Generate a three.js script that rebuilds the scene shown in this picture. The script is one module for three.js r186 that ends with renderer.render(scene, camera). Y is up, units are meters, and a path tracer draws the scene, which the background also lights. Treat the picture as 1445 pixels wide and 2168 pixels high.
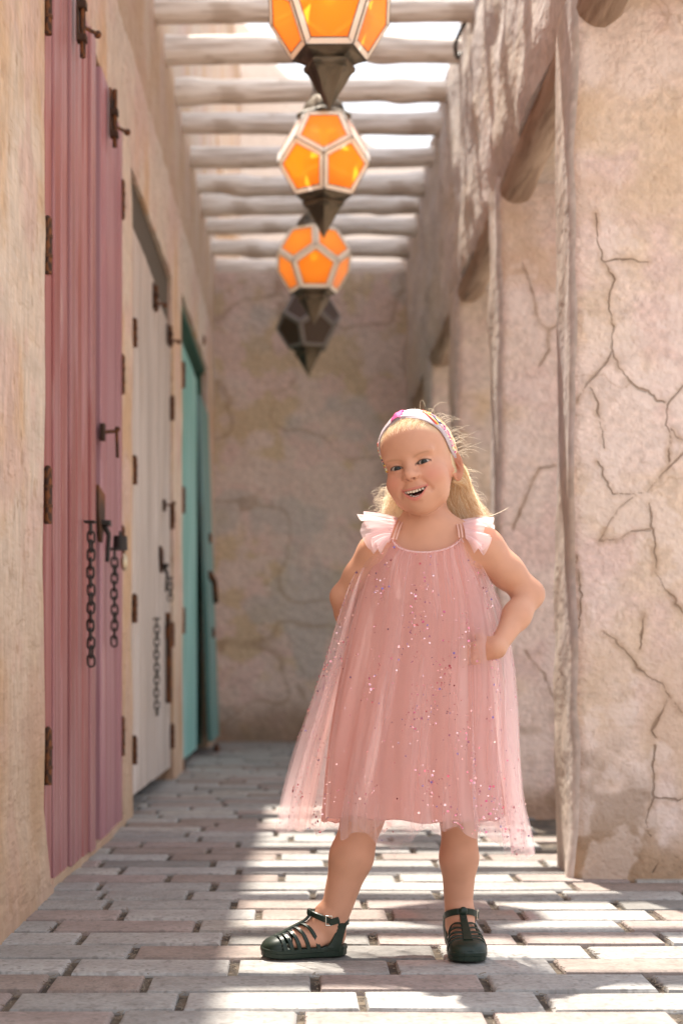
import * as THREE from 'three';
import { mergeGeometries, mergeVertices, toCreasedNormals } from 'three/addons/utils/BufferGeometryUtils.js';

// ---------------------------------------------------------------- camera, sky, sun, exposure
// One photograph pixel (1445 x 2168) is 1/3330 of the distance; the lens axis meets the picture at (650, 1395).
const F = 3330, CX = 650, CY = 1395, EYE = 0.572;
const scene = new THREE.Scene();
const camera = new THREE.PerspectiveCamera(2 * Math.atan(1395 / F) * 180 / Math.PI, 1590 / 2790, 0.05, 400);
camera.position.set(0, EYE, 0);
camera.lookAt(0, EYE, -10);
camera.setViewOffset(1590, 2790, 145, 0, 1445, 2168);
camera.focus = 2.98;
camera.userData.fStop = 2.7;
scene.add(camera);

const SUN = new THREE.Vector3(-0.115, 1, -0.585).normalize();   // towards the sun: high, behind the child and a little to the left
{
  const W = 256, H = 128, d = new Float32Array(W * H * 4);
  for (let j = 0; j < H; j++) for (let i = 0; i < W; i++) {
    const el = ((j + 0.5) / H - 0.5) * Math.PI, az = ((i + 0.5) / W - 0.5) * 2 * Math.PI;
    const x = Math.cos(az) * Math.cos(el), y = Math.sin(el), z = Math.sin(az) * Math.cos(el);
    const c = Math.max(0, x * SUN.x + y * SUN.y + z * SUN.z), h = Math.pow(1 - Math.max(0, y), 2.5), glow = 0.55 * Math.pow(c, 6);
    const k = y < 0 ? 0.5 : 1, o = (j * W + i) * 4;
    d[o] = k * (0.53 + 0.24 * h + glow); d[o + 1] = k * (0.575 + 0.175 * h + 0.95 * glow); d[o + 2] = k * (0.67 + 0.065 * h + 0.86 * glow); d[o + 3] = 1;
  }
  const sky = new THREE.DataTexture(d, W, H, THREE.RGBAFormat, THREE.FloatType);
  sky.mapping = THREE.EquirectangularReflectionMapping;
  sky.magFilter = THREE.LinearFilter; sky.needsUpdate = true;
  scene.background = sky; scene.environment = sky;
}
const sun = new THREE.DirectionalLight(new THREE.Color(1, 0.93, 0.82), 5.0);
sun.position.copy(SUN).multiplyScalar(30); sun.target.position.set(0, 0, -4);
sun.castShadow = true; sun.shadow.radius = 1.6; sun.shadow.mapSize.set(4096, 4096);
Object.assign(sun.shadow.camera, { left: -8, right: 8, top: 10, bottom: -10, near: 1, far: 60 });
scene.add(sun, sun.target);

const renderer = new THREE.WebGLRenderer({ antialias: true });
renderer.toneMapping = THREE.LinearToneMapping;
renderer.toneMappingExposure = 2.38;
renderer.shadowMap.enabled = true;

// ---------------------------------------------------------------- helpers
function rng(seed) { let a = seed >>> 0; return () => { a = (a + 0x6d2b79f5) | 0; let t = Math.imul(a ^ (a >>> 15), 1 | a); t = (t + Math.imul(t ^ (t >>> 7), 61 | t)) ^ t; return ((t ^ (t >>> 14)) >>> 0) / 4294967296; }; }
const lerp = (a, b, t) => a + (b - a) * t, clamp = (x, a = 0, b = 1) => Math.min(b, Math.max(a, x));
const sstep = (a, b, x) => { const t = clamp((x - a) / (b - a)); return t * t * (3 - 2 * t); };
const V = (x, y, z) => new THREE.Vector3(x, y, z);
function hash3(x, y, z) { let h = Math.imul(x, 374761393) ^ Math.imul(y, 668265263) ^ Math.imul(z, 2147483647 - 61); h = Math.imul(h ^ (h >>> 13), 1274126177); h ^= h >>> 16; return (h >>> 0) / 4294967296; }
function vnoise(x, y, z = 0, px = 0, py = 0) {           // value noise in 0..1, tiling over px, py cells when given
  const X = Math.floor(x), Y = Math.floor(y), Z = Math.floor(z);
  let u = x - X, v = y - Y, w = z - Z; u = u * u * (3 - 2 * u); v = v * v * (3 - 2 * v); w = w * w * (3 - 2 * w);
  const mx = (n) => (px ? ((n % px) + px) % px : n), my = (n) => (py ? ((n % py) + py) % py : n);
  const x0 = mx(X), x1 = mx(X + 1), y0 = my(Y), y1 = my(Y + 1);
  const a = lerp(lerp(hash3(x0, y0, Z), hash3(x1, y0, Z), u), lerp(hash3(x0, y1, Z), hash3(x1, y1, Z), u), v);
  if (w === 0) return a;
  return lerp(a, lerp(lerp(hash3(x0, y0, Z + 1), hash3(x1, y0, Z + 1), u), lerp(hash3(x0, y1, Z + 1), hash3(x1, y1, Z + 1), u), v), w);
}
function fbm(x, y, z = 0, oct = 4, px = 0, py = 0) { let s = 0, a = 0.5, n = 0; for (let i = 0; i < oct; i++) { s += a * vnoise(x, y, z + i * 17, px, py); n += a; a *= 0.5; x *= 2; y *= 2; z *= 2; px *= 2; py *= 2; } return s / n; }
function piece(xs, ys, x) { if (x <= xs[0]) return ys[0]; for (let i = 1; i < xs.length; i++) if (x <= xs[i]) return lerp(ys[i - 1], ys[i], (x - xs[i - 1]) / (xs[i] - xs[i - 1])); return ys[ys.length - 1]; }
function smoothPiece(xs, ys, x) {                          // Catmull-Rom through the points
  const n = xs.length; if (x <= xs[0]) return ys[0]; if (x >= xs[n - 1]) return ys[n - 1];
  let i = 1; while (x > xs[i]) i++;
  const t = (x - xs[i - 1]) / (xs[i] - xs[i - 1]), h = xs[i] - xs[i - 1];
  const m0 = i > 1 ? (ys[i] - ys[i - 2]) / (xs[i] - xs[i - 2]) * h : ys[i] - ys[i - 1], m1 = i < n - 1 ? (ys[i + 1] - ys[i - 1]) / (xs[i + 1] - xs[i - 1]) * h : ys[i] - ys[i - 1];
  return (2 * t ** 3 - 3 * t * t + 1) * ys[i - 1] + (t ** 3 - 2 * t * t + t) * m0 + (-2 * t ** 3 + 3 * t * t) * ys[i] + (t ** 3 - t * t) * m1;
}
function colorTex(w, h, fn, repeat) {                     // fn(u, v) -> sRGB 0..255
  const d = new Uint8Array(w * h * 4);
  for (let j = 0; j < h; j++) for (let i = 0; i < w; i++) { const c = fn((i + 0.5) / w, (j + 0.5) / h), o = (j * w + i) * 4; d[o] = clamp(c[0], 0, 255); d[o + 1] = clamp(c[1], 0, 255); d[o + 2] = clamp(c[2], 0, 255); d[o + 3] = 255; }
  return texOf(d, w, h, true, repeat);
}
function grayTex(w, h, fn, repeat) {
  const d = new Uint8Array(w * h * 4);
  for (let j = 0; j < h; j++) for (let i = 0; i < w; i++) { const c = clamp(fn((i + 0.5) / w, (j + 0.5) / h)) * 255, o = (j * w + i) * 4; d[o] = d[o + 1] = d[o + 2] = c; d[o + 3] = 255; }
  return texOf(d, w, h, false, repeat);
}
function texOf(d, w, h, srgb, repeat) {
  const t = new THREE.DataTexture(d, w, h, THREE.RGBAFormat, THREE.UnsignedByteType);
  if (srgb) t.colorSpace = THREE.SRGBColorSpace;
  t.wrapS = t.wrapT = THREE.RepeatWrapping; t.magFilter = THREE.LinearFilter; t.minFilter = THREE.LinearMipmapLinearFilter;
  if (repeat) t.repeat.set(repeat[0], repeat[1]);
  t.needsUpdate = true; return t;
}
const mix3 = (a, b, t) => [lerp(a[0], b[0], t), lerp(a[1], b[1], t), lerp(a[2], b[2], t)];
const std = (o) => new THREE.MeshStandardMaterial(o), phys = (o) => new THREE.MeshPhysicalMaterial(o);
const lin = (r, g, b) => new THREE.Color().setRGB(r, g, b);

const used = new Map();
function numbered(n) { const k = used.get(n) ?? 0; used.set(n, k + 1); return k ? n + '_' + String(k).padStart(3, '0') : n; }
function mesh(name, geo, mat, parent, opts = {}) {
  const m = new THREE.Mesh(geo, mat); m.name = parent === scene ? numbered(name) : name;
  m.castShadow = m.receiveShadow = true;
  if (opts.label) m.userData.label = opts.label;
  if (opts.kind) m.userData.kind = opts.kind;
  parent.add(m); return m;
}
function thing(name, label, category, opts = {}) {
  const g = new THREE.Group(); g.name = numbered(name); scene.add(g);
  if (label) g.userData.label = label;
  if (category) g.userData.category = category;
  g.userData.kind = opts.kind ?? 'thing';
  if (opts.group) g.userData.group = opts.group;
  if (opts.at) g.position.set(...opts.at);
  return g;
}
function geoOf(pos, idx, uv, col) {
  const g = new THREE.BufferGeometry();
  g.setAttribute('position', new THREE.Float32BufferAttribute(pos, 3));
  if (uv) g.setAttribute('uv', new THREE.Float32BufferAttribute(uv, 2));
  if (col) g.setAttribute('color', new THREE.Float32BufferAttribute(col, 3));
  g.setIndex(idx); g.computeVertexNormals(); return g;
}
function gridGeo(nu, nv, fn, uvFn, closeU = false) {        // fn(i/nu, j/nv) -> [x, y, z]
  const pos = [], idx = [], uv = [];
  for (let j = 0; j <= nv; j++) for (let i = 0; i <= nu; i++) { const p = fn(i / nu, j / nv); pos.push(p[0], p[1], p[2]); const q = uvFn ? uvFn(i / nu, j / nv, p) : [i / nu, j / nv]; uv.push(q[0], q[1]); }
  const w = nu + 1;
  for (let j = 0; j < nv; j++) for (let i = 0; i < nu; i++) { const a = j * w + i; idx.push(a, a + 1, a + w, a + 1, a + w + 1, a + w); }
  const g = geoOf(pos, idx, uv);
  if (closeU) { const n = g.attributes.normal; for (let j = 0; j <= nv; j++) { const a = j * w, b = a + nu; const x = n.getX(a) + n.getX(b), y = n.getY(a) + n.getY(b), z = n.getZ(a) + n.getZ(b), l = Math.hypot(x, y, z) || 1; n.setXYZ(a, x / l, y / l, z / l); n.setXYZ(b, x / l, y / l, z / l); } }
  return g;
}
// a band of rectangular section along a path: each step {p, n (outward), s (sideways)}, widths and thickness may vary
function bandGeo(path, width, thick, closed = false) {
  const pos = [], idx = [], uv = [], n = path.length;
  path.forEach((q, i) => {
    const w = (typeof width === 'function' ? width(i / (n - 1)) : width) / 2, t = typeof thick === 'function' ? thick(i / (n - 1)) : thick;
    for (const [a, b] of [[-1, 0], [-0.8, 1], [0.8, 1], [1, 0]]) { const v = q.p.clone().addScaledVector(q.s, a * w).addScaledVector(q.n, b * t); pos.push(v.x, v.y, v.z); uv.push((a + 1) / 2 * w * 2, i / n); }
  });
  const m = closed ? n : n - 1;
  for (let i = 0; i < m; i++) { const a = i * 4, b = ((i + 1) % n) * 4; for (let k = 0; k < 4; k++) { const k2 = (k + 1) % 4; idx.push(a + k, a + k2, b + k, a + k2, b + k2, b + k); } }
  if (!closed) { idx.push(0, 2, 1, 0, 3, 2); const e = (n - 1) * 4; idx.push(e, e + 1, e + 2, e, e + 2, e + 3); }
  const g = geoOf(pos, idx, uv); return toCreasedNormals(g, 0.7);
}
function tubeGeo(pts, r, seg = 24, rad = 6, closed = false) { return new THREE.TubeGeometry(new THREE.CatmullRomCurve3(pts, closed), seg, r, rad, closed); }
function moved(g, x, y, z, rx = 0, ry = 0, rz = 0) { g.applyMatrix4(new THREE.Matrix4().compose(V(x, y, z), new THREE.Quaternion().setFromEuler(new THREE.Euler(rx, ry, rz)), V(1, 1, 1))); return g; }
// box with chamfered long edges, centred; cheap (28 triangles)
function chamferBox(w, h, d, c) {
  const s = new THREE.Shape(); const a = w / 2 - c, b = h / 2 - c;
  s.moveTo(-a, -b); s.lineTo(a, -b); s.lineTo(a, b); s.lineTo(-a, b); s.closePath();
  const g = new THREE.ExtrudeGeometry(s, { depth: d - 2 * c, bevelEnabled: true, bevelSize: c, bevelThickness: c, bevelSegments: 1, steps: 1, curveSegments: 1 });
  g.translate(0, 0, -d / 2 + c); return g;
}
function barGeo(a, b, r, sides = 5) { const d = b.clone().sub(a), g = new THREE.CylinderGeometry(r, r, d.length(), sides, 1); g.applyQuaternion(new THREE.Quaternion().setFromUnitVectors(V(0, 1, 0), d.clone().normalize())); g.translate((a.x + b.x) / 2, (a.y + b.y) / 2, (a.z + b.z) / 2); return g; }
// photograph pixel -> place, at a distance D, or on the left wall's plane x = X, or on the floor
const at = (px, py, D) => V((px - CX) / F * D, EYE - (py - CY) / F * D, -D);
const onSide = (px, py, X) => { const D = F * X / (px - CX); return V(X, EYE - (py - CY) / F * D, -D); };

// a wall seen on one face: cells of a grid left out where there is an opening, the rest closed towards the back
function gridWall(us, vs, hole, front, thick, out) {       // front(u, v) -> point on the face, out = direction to the back
  const nu = us.length, nv = vs.length, pos = [], uv = [], idx = [], F0 = (i, j) => (j * nu + i) * 2;
  for (let j = 0; j < nv; j++) for (let i = 0; i < nu; i++) { const p = front(us[i], vs[j]); pos.push(p.x, p.y, p.z); uv.push(us[i], vs[j]); const q = p.clone().addScaledVector(out, thick); pos.push(q.x, q.y, q.z); uv.push(us[i] + thick, vs[j] + thick); }
  const solid = (i, j) => i >= 0 && j >= 0 && i < nu - 1 && j < nv - 1 && !hole((us[i] + us[i + 1]) / 2, (vs[j] + vs[j + 1]) / 2);
  const edges = [], quad = (a, b, c, d) => idx.push(a, b, c, a, c, d);
  for (let j = 0; j < nv - 1; j++) for (let i = 0; i < nu - 1; i++) {
    if (!solid(i, j)) continue;
    const a = F0(i, j), b = F0(i + 1, j), c = F0(i + 1, j + 1), d = F0(i, j + 1);
    quad(a, b, c, d); quad(a + 1, d + 1, c + 1, b + 1);
    if (!solid(i, j - 1)) edges.push([a, b]); if (!solid(i + 1, j)) edges.push([b, c]); if (!solid(i, j + 1)) edges.push([c, d]); if (!solid(i - 1, j)) edges.push([d, a]);
  }
  const base = pos.length / 3; let k = base;
  for (const [a, b] of edges) {                            // own vertices, so that the reveals keep sharp edges
    for (const n of [a, a + 1, b + 1, b]) { pos.push(pos[n * 3], pos[n * 3 + 1], pos[n * 3 + 2]); uv.push(uv[n * 2], uv[n * 2 + 1]); }
    idx.push(k, k + 1, k + 2, k, k + 2, k + 3); k += 4;
  }
  return geoOf(pos, idx, uv);
}
function lines(a, b, step, extra = []) { const s = new Set([a, b, ...extra]); for (let x = a; x < b; x += step) s.add(x); return [...s].filter((x) => x >= a && x <= b).sort((p, q) => p - q).filter((x, i, l) => i === 0 || x - l[i - 1] > 1e-3 || extra.includes(x)); }
// ---------------------------------------------------------------- materials of the place
const tintPlaster = (base, tan, pink, dirt, seed, stretch = 1) => (u, v) => {   // tiling plaster: mottles, fine grain, small pits
  const n1 = fbm(u * 4, v * 4 / stretch, seed, 5, 4, Math.max(1, Math.round(4 / stretch))), n2 = fbm(u * 7, v * 7 / stretch, seed + 31, 5, 7, Math.max(1, Math.round(7 / stretch))), g = fbm(u * 60, v * 60, seed + 5, 3, 60, 60), pit = fbm(u * 26, v * 26 / stretch, seed + 9, 4, 26, Math.max(1, Math.round(26 / stretch)));
  let c = mix3(base, tan, sstep(0.42, 0.68, n1)); c = mix3(c, pink, sstep(0.45, 0.7, n2) * 0.8);
  c = mix3(c, dirt, sstep(0.68, 0.84, pit) * 0.35);
  const k = 0.90 + 0.2 * g; return [c[0] * k, c[1] * k, c[2] * k];
};
const plasterBump = grayTex(512, 512, (u, v) => 0.5 * fbm(u * 9, v * 9, 3, 5, 9, 9) + 0.35 * fbm(u * 40, v * 40, 4, 3, 40, 40) - 0.12 * sstep(0.7, 0.85, fbm(u * 24, v * 24, 8, 3, 24, 24)) + 0.1);
const bumpAt = (rx, ry) => { const t = plasterBump.clone(); t.repeat.set(rx, ry); t.needsUpdate = true; return t; };
const leftBase = tintPlaster([196, 176, 158], [190, 156, 124], [192, 162, 148], [140, 108, 80], 11, 0.5);
const leftTex = colorTex(768, 1024, (u, v) => mix3(leftBase(u, v), [164, 132, 102], (1 - sstep(0.02, 0.36, v + 0.1 * (fbm(u * 8, v * 8, 13, 3, 8, 8) - 0.5))) * (0.35 + 0.5 * fbm(u * 14, v * 14, 15, 4, 14, 14))), [1 / 1.4, 1 / 2.8]);
const M = {};
M.leftPlaster = std({ map: leftTex, bumpMap: bumpAt(0.5, 1.4), bumpScale: 0.014, roughness: 0.92 });
M.rightPlaster = std({ map: colorTex(768, 768, tintPlaster([196, 178, 164], [192, 166, 138], [188, 166, 156], [140, 120, 102], 23), [1 / 1.3, 1 / 1.3]), bumpMap: bumpAt(1.1, 1.1), bumpScale: 0.009, roughness: 0.94 });
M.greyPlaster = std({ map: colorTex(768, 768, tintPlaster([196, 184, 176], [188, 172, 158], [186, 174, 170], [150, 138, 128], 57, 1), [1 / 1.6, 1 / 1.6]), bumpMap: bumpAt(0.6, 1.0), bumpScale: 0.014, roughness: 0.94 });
const backMap = (u, v) => {
  const x = u * 1.34, y = v * 3.3, n = fbm(x * 4.5, y * 4.5, 71, 4), m = fbm(x * 6.5, y * 6.5, 77, 4), w = fbm(x * 3.2, y * 3.2, 79, 3), g = fbm(x * 80, y * 80, 83, 2);
  let c = mix3([206, 186, 174], [196, 174, 146], sstep(0.46, 0.60, n)); c = mix3(c, [208, 182, 172], sstep(0.5, 0.62, m) * 0.85); c = mix3(c, [182, 174, 166], sstep(0.55, 0.68, w) * 0.7);
  const vein = Math.abs(fbm(x * 2.6 + 0.5 * n, y * 2.2, 91, 3) - 0.5); c = mix3(c, [140, 116, 92], (1 - sstep(0.0, 0.03, vein)) * 0.4);
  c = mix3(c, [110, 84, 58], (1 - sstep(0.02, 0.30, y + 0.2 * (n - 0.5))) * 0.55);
  const k = 0.9 + 0.2 * g; return [c[0] * k, c[1] * k, c[2] * k];
};
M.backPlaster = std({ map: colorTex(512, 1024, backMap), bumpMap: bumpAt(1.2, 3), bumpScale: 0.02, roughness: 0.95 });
M.skyTintPlaster = M.greyPlaster.clone(); M.skyTintPlaster.bumpScale = 0.006;  // greyer pier sides: cool skylight put into the colour
M.farPlaster = std({ color: lin(0.88, 0.80, 0.74), roughness: 0.95, bumpMap: bumpAt(1, 1), bumpScale: 0.02 });
M.log = std({ map: colorTex(256, 512, (u, v) => { const n = fbm(u * 26, v * 5, 101, 4, 26, 5), k = fbm(u * 4, v * 6, 105, 3, 4, 6); return mix3(mix3([230, 220, 210], [192, 178, 166], sstep(0.4, 0.75, n)), [168, 148, 130], sstep(0.58, 0.74, k) * 0.45); }), bumpMap: grayTex(256, 512, (u, v) => fbm(u * 30, v * 4, 101, 4, 30, 4)), bumpScale: 0.006, roughness: 0.85 });
M.lintelLog = std({ map: colorTex(256, 512, (u, v) => { const n = fbm(u * 22, v * 4, 121, 4, 22, 4); return mix3([164, 140, 121], [134, 110, 92], sstep(0.35, 0.7, n)); }), bumpMap: bumpAt(3, 1), bumpScale: 0.006, roughness: 0.9 });
const paintTex = (cols, seed, bare, amount) => colorTex(512, 512, (u, v) => {     // brushed, faded paint running along the boards
  const a = fbm(u * 18, v * 1.5, seed, 4, 18, 2), b = fbm(u * 55, v * 2.5, seed + 3, 3, 55, 3), c0 = fbm(u * 6, v * 3, seed + 7, 3, 6, 3), w = fbm(u * 90, v * 7, seed + 13, 3, 90, 7);
  let c = mix3(cols[0], cols[1], sstep(0.38, 0.62, a)); c = mix3(c, cols[2], sstep(0.48, 0.66, c0)); c = mix3(c, cols[3], sstep(0.55, 0.72, b) * 0.75); c = mix3(c, bare, sstep(0.70, 0.80, w) * amount);
  return c;
});
const woodBump = grayTex(512, 512, (u, v) => 0.6 * fbm(u * 40, v * 2, 133, 4, 40, 2) + 0.4 * fbm(u * 90, v * 4, 137, 2, 90, 4));
M.redPaint = std({ map: paintTex([[146, 78, 73], [157, 95, 93], [163, 112, 112], [130, 62, 57]], 141, [190, 160, 146], 0.5), bumpMap: woodBump, bumpScale: 0.0016, roughness: 0.44 });
M.pinkPaint = std({ map: paintTex([[156, 98, 102], [170, 124, 130], [160, 106, 114], [138, 72, 76]], 151, [196, 166, 152], 0.5), bumpMap: woodBump, bumpScale: 0.0016, roughness: 0.46 });
M.whitePaint = std({ map: paintTex([[206, 194, 187], [194, 180, 170], [186, 172, 163], [160, 144, 133]], 161, [150, 132, 114], 0.6), bumpMap: woodBump, bumpScale: 0.0016, roughness: 0.5 });
M.tealPaint = std({ map: paintTex([[118, 176, 168], [104, 164, 156], [140, 188, 184], [86, 142, 134]], 171, [120, 140, 126], 0.5), bumpMap: woodBump, bumpScale: 0.0016, roughness: 0.5 });
M.tealGrey = std({ map: paintTex([[100, 140, 136], [90, 130, 124], [118, 150, 148], [76, 114, 108]], 175, [110, 122, 112], 0.5), bumpMap: woodBump, bumpScale: 0.0016, roughness: 0.55 });
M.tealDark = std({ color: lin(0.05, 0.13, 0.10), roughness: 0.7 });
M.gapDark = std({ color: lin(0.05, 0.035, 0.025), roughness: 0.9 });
M.rust = std({ map: colorTex(128, 128, (u, v) => mix3([66, 42, 28], [120, 70, 34], sstep(0.45, 0.7, fbm(u * 8, v * 8, 181, 4, 8, 8)))), roughness: 0.72, metalness: 0.35 });
M.rustStain = std({ map: colorTex(64, 64, (u, v) => mix3([150, 96, 48], [110, 66, 36], fbm(u * 6, v * 6, 183, 3, 6, 6))), roughness: 0.8, metalness: 0.15 });
M.iron = std({ color: lin(0.035, 0.028, 0.024), roughness: 0.5, metalness: 0.6 });
M.brass = std({ color: lin(0.55, 0.46, 0.32), roughness: 0.45, metalness: 0.8 });

// ---------------------------------------------------------------- ground and paving
mesh('ground', new THREE.PlaneGeometry(120, 120).rotateX(-Math.PI / 2).translate(0, -0.03, 0), std({ map: colorTex(256, 256, (u, v) => { const n = fbm(u * 12, v * 12, 201, 4, 12, 12); return [150 + 40 * n, 142 + 38 * n, 132 + 36 * n]; }, [60, 60]), roughness: 0.95 }), scene, { kind: 'structure' });
const paving = thing('pavement', null, null, { kind: 'structure' });
mesh('joint_bed', gridGeo(70, 300, (a, b) => { const x = lerp(-0.75, 1.5, a), z = -lerp(2.2, 11.2, b); return [x, -0.0115 + 0.006 * (fbm(x * 40, z * 40, 211, 3) - 0.5), z]; }, (a, b) => [a * 2.25, b * 9]), std({ map: colorTex(512, 512, (u, v) => mix3([66, 58, 50], [104, 92, 78], sstep(0.35, 0.7, fbm(u * 50, v * 50, 213, 4, 50, 50))), [1, 1]), roughness: 1 }), paving);
{
  const speck = (base, vary) => colorTex(256, 256, (u, v) => { const g = fbm(u * 70, v * 70, 221, 2, 70, 70), m = fbm(u * 6, v * 6, 223, 4, 6, 6), d = fbm(u * 34, v * 34, 227, 2, 34, 34); let c = mix3(base, vary, sstep(0.35, 0.7, m)); c = mix3(c, [86, 80, 74], sstep(0.62, 0.80, d) * 0.32); const k = 0.91 + 0.18 * g; return [c[0] * k, c[1] * k, c[2] * k]; }, [2.6, 2.6]);
  const bump = grayTex(256, 256, (u, v) => 0.6 * fbm(u * 60, v * 60, 231, 3, 60, 60) + 0.4 * fbm(u * 12, v * 12, 233, 3, 12, 12), [2.6, 2.6]);
  const tones = [[[158, 155, 151], [146, 142, 138]], [[145, 142, 138], [133, 129, 125]], [[147, 133, 127], [135, 121, 115]], [[122, 119, 115], [110, 107, 103]], [[162, 157, 150], [147, 141, 134]], [[138, 124, 116], [126, 112, 104]]]
    .map(([a, b]) => std({ map: speck(a, b), bumpMap: bump, bumpScale: 0.0022, roughness: 0.72 }));
  const pick = [0, 1, 4, 0, 2, 1, 5, 3, 0, 4, 2, 1], R = rng(7);
  // a paver of unit length along x: top with a worn, uneven bevel
  const variants = []; for (let k = 0; k < 9; k++) {
    const r = rng(300 + k), pos = [], idx = [], uv = [], ox = r() * 3, oz = r() * 3;
    const ring = (inx, y, jit) => { const p = []; for (const [sx, sz] of [[-1, -1], [-0.33, -1], [0.33, -1], [1, -1], [1, 1], [0.33, 1], [-0.33, 1], [-1, 1]]) p.push([sx * 0.5 - Math.sign(sx) * (Math.abs(sx) === 1 ? inx / 0.3 : 0) + (r() - 0.5) * jit, y + (r() - 0.5) * jit * 0.12, sz * (0.0665 - inx) + (r() - 0.5) * jit * 0.25]); return p; };
    const rings = [ring(0.000, -0.03, 0.004), ring(0.001, -0.0065, 0.012), ring(0.004, -0.0012, 0.010), ring(0.010, 0, 0.003)];
    for (const q of rings) for (const p of q) { pos.push(...p); uv.push(ox + p[0] * 0.3, oz + p[2]); }
    for (let a = 0; a < 3; a++) for (let i = 0; i < 8; i++) { const j = (i + 1) % 8; idx.push(a * 8 + i, a * 8 + 8 + i, a * 8 + j, a * 8 + j, a * 8 + 8 + i, a * 8 + 8 + j); }
    for (const t of [[0, 7, 1], [1, 7, 6], [1, 6, 2], [2, 6, 5], [2, 5, 3], [3, 5, 4]]) idx.push(24 + t[0], 24 + t[1], 24 + t[2]);
    variants.push(toCreasedNormals(geoOf(pos, idx, uv), 0.5));
  }
  const known = { '-2': [150, 520, 905, 1290], '-1': [244, 635, 1040, 1440], 0: [20, 384, 765, 1150], 1: [102, 308, 666, 1028, 1386], 2: [150, 494, 833, 1176], 3: [-30, 280, 602, 925, 1248], 4: [172, 476, 788, 1098, 1400], 5: [116, 416, 720, 1022, 1320], 6: [260, 547, 824, 1102, 1385], 7: [60, 228, 494, 770, 1040, 1306], 8: [218, 400, 660, 925, 1190], 9: [210, 452, 705, 960, 1210], 10: [356, 596, 840, 1090, 1330] };
  const list = [];
  for (let k = -3; k < 57; k++) {
    const D0 = 2.571 + 0.148 * k, Dm = D0 + 0.074; let xs;
    if (known[k]) { xs = known[k].map((px) => (px - CX) / F * Dm); while (xs[0] > -0.72) xs.unshift(xs[0] - 0.3); while (xs[xs.length - 1] < 1.25) xs.push(xs[xs.length - 1] + 0.305); }
    else { let x = -0.72 - R() * 0.3; xs = [x]; while (x < 1.25) { x += R() < 0.12 ? 0.2 : 0.285 + R() * 0.035; xs.push(x); } }
    for (let i = 0; i < xs.length - 1; i++) { if (xs[i + 1] < -0.68) continue; list.push([(xs[i] + xs[i + 1]) / 2, Dm, xs[i + 1] - xs[i] - 0.010 - R() * 0.007, pick[Math.floor(R() * 12)], Math.floor(R() * 9), (R() - 0.5) * 0.006, (R() - 0.5) * 0.012, (R() - 0.5) * 0.008, R() * 0.0028]); }
  }
  const inView = (x, D) => { const px = CX + F * x / D; return px > -180 && px < 1600 && !(x > 0.72 && D > 4.5); };
  const keep = list.filter((q) => inView(q[0], q[1])), rest = [];
  keep.forEach((q, n) => {
    const [x, D, len, tone, vr, ry, rz, rx, dy] = q;
    if (n < 292) { const m = mesh('paver', variants[vr], tones[tone], paving); m.position.set(x, -dy, -D); m.rotation.set(rx, ry, rz); m.scale.set(len, 1, 1); }
    else { const g = variants[vr].clone(); g.applyMatrix4(new THREE.Matrix4().compose(V(x, -dy, -D), new THREE.Quaternion().setFromEuler(new THREE.Euler(rx, ry, rz)), V(len, 1, 1))); (rest[tone] ??= []).push(g); }
  });
  const flat = rest.filter(Boolean); if (flat.length) { const g = mergeGeometries(flat.flat()); mesh('far_pavers', g, tones[1], paving, { kind: 'stuff' }); }
  // straw and grit lying in the joints
  const bits = [], r2 = rng(91);
  for (const q of keep) if (q[1] < 5.2) for (let i = 0; i < 12; i++) { const x = q[0] + q[2] / 2 + 0.009 + (r2() - 0.5) * 0.012, z = -q[1] + (r2() - 0.5) * 0.14, l = 0.003 + r2() * r2() * 0.014, g = new THREE.BoxGeometry(l, 0.0012, 0.0010); bits.push(moved(g, x, -0.002 + r2() * 0.003, z, 0, r2() * 3.14, (r2() - 0.5) * 0.7)); }
  mesh('joint_straw', mergeGeometries(bits), std({ color: lin(0.22, 0.175, 0.13), roughness: 1 }), paving, { kind: 'stuff' });
}

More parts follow.
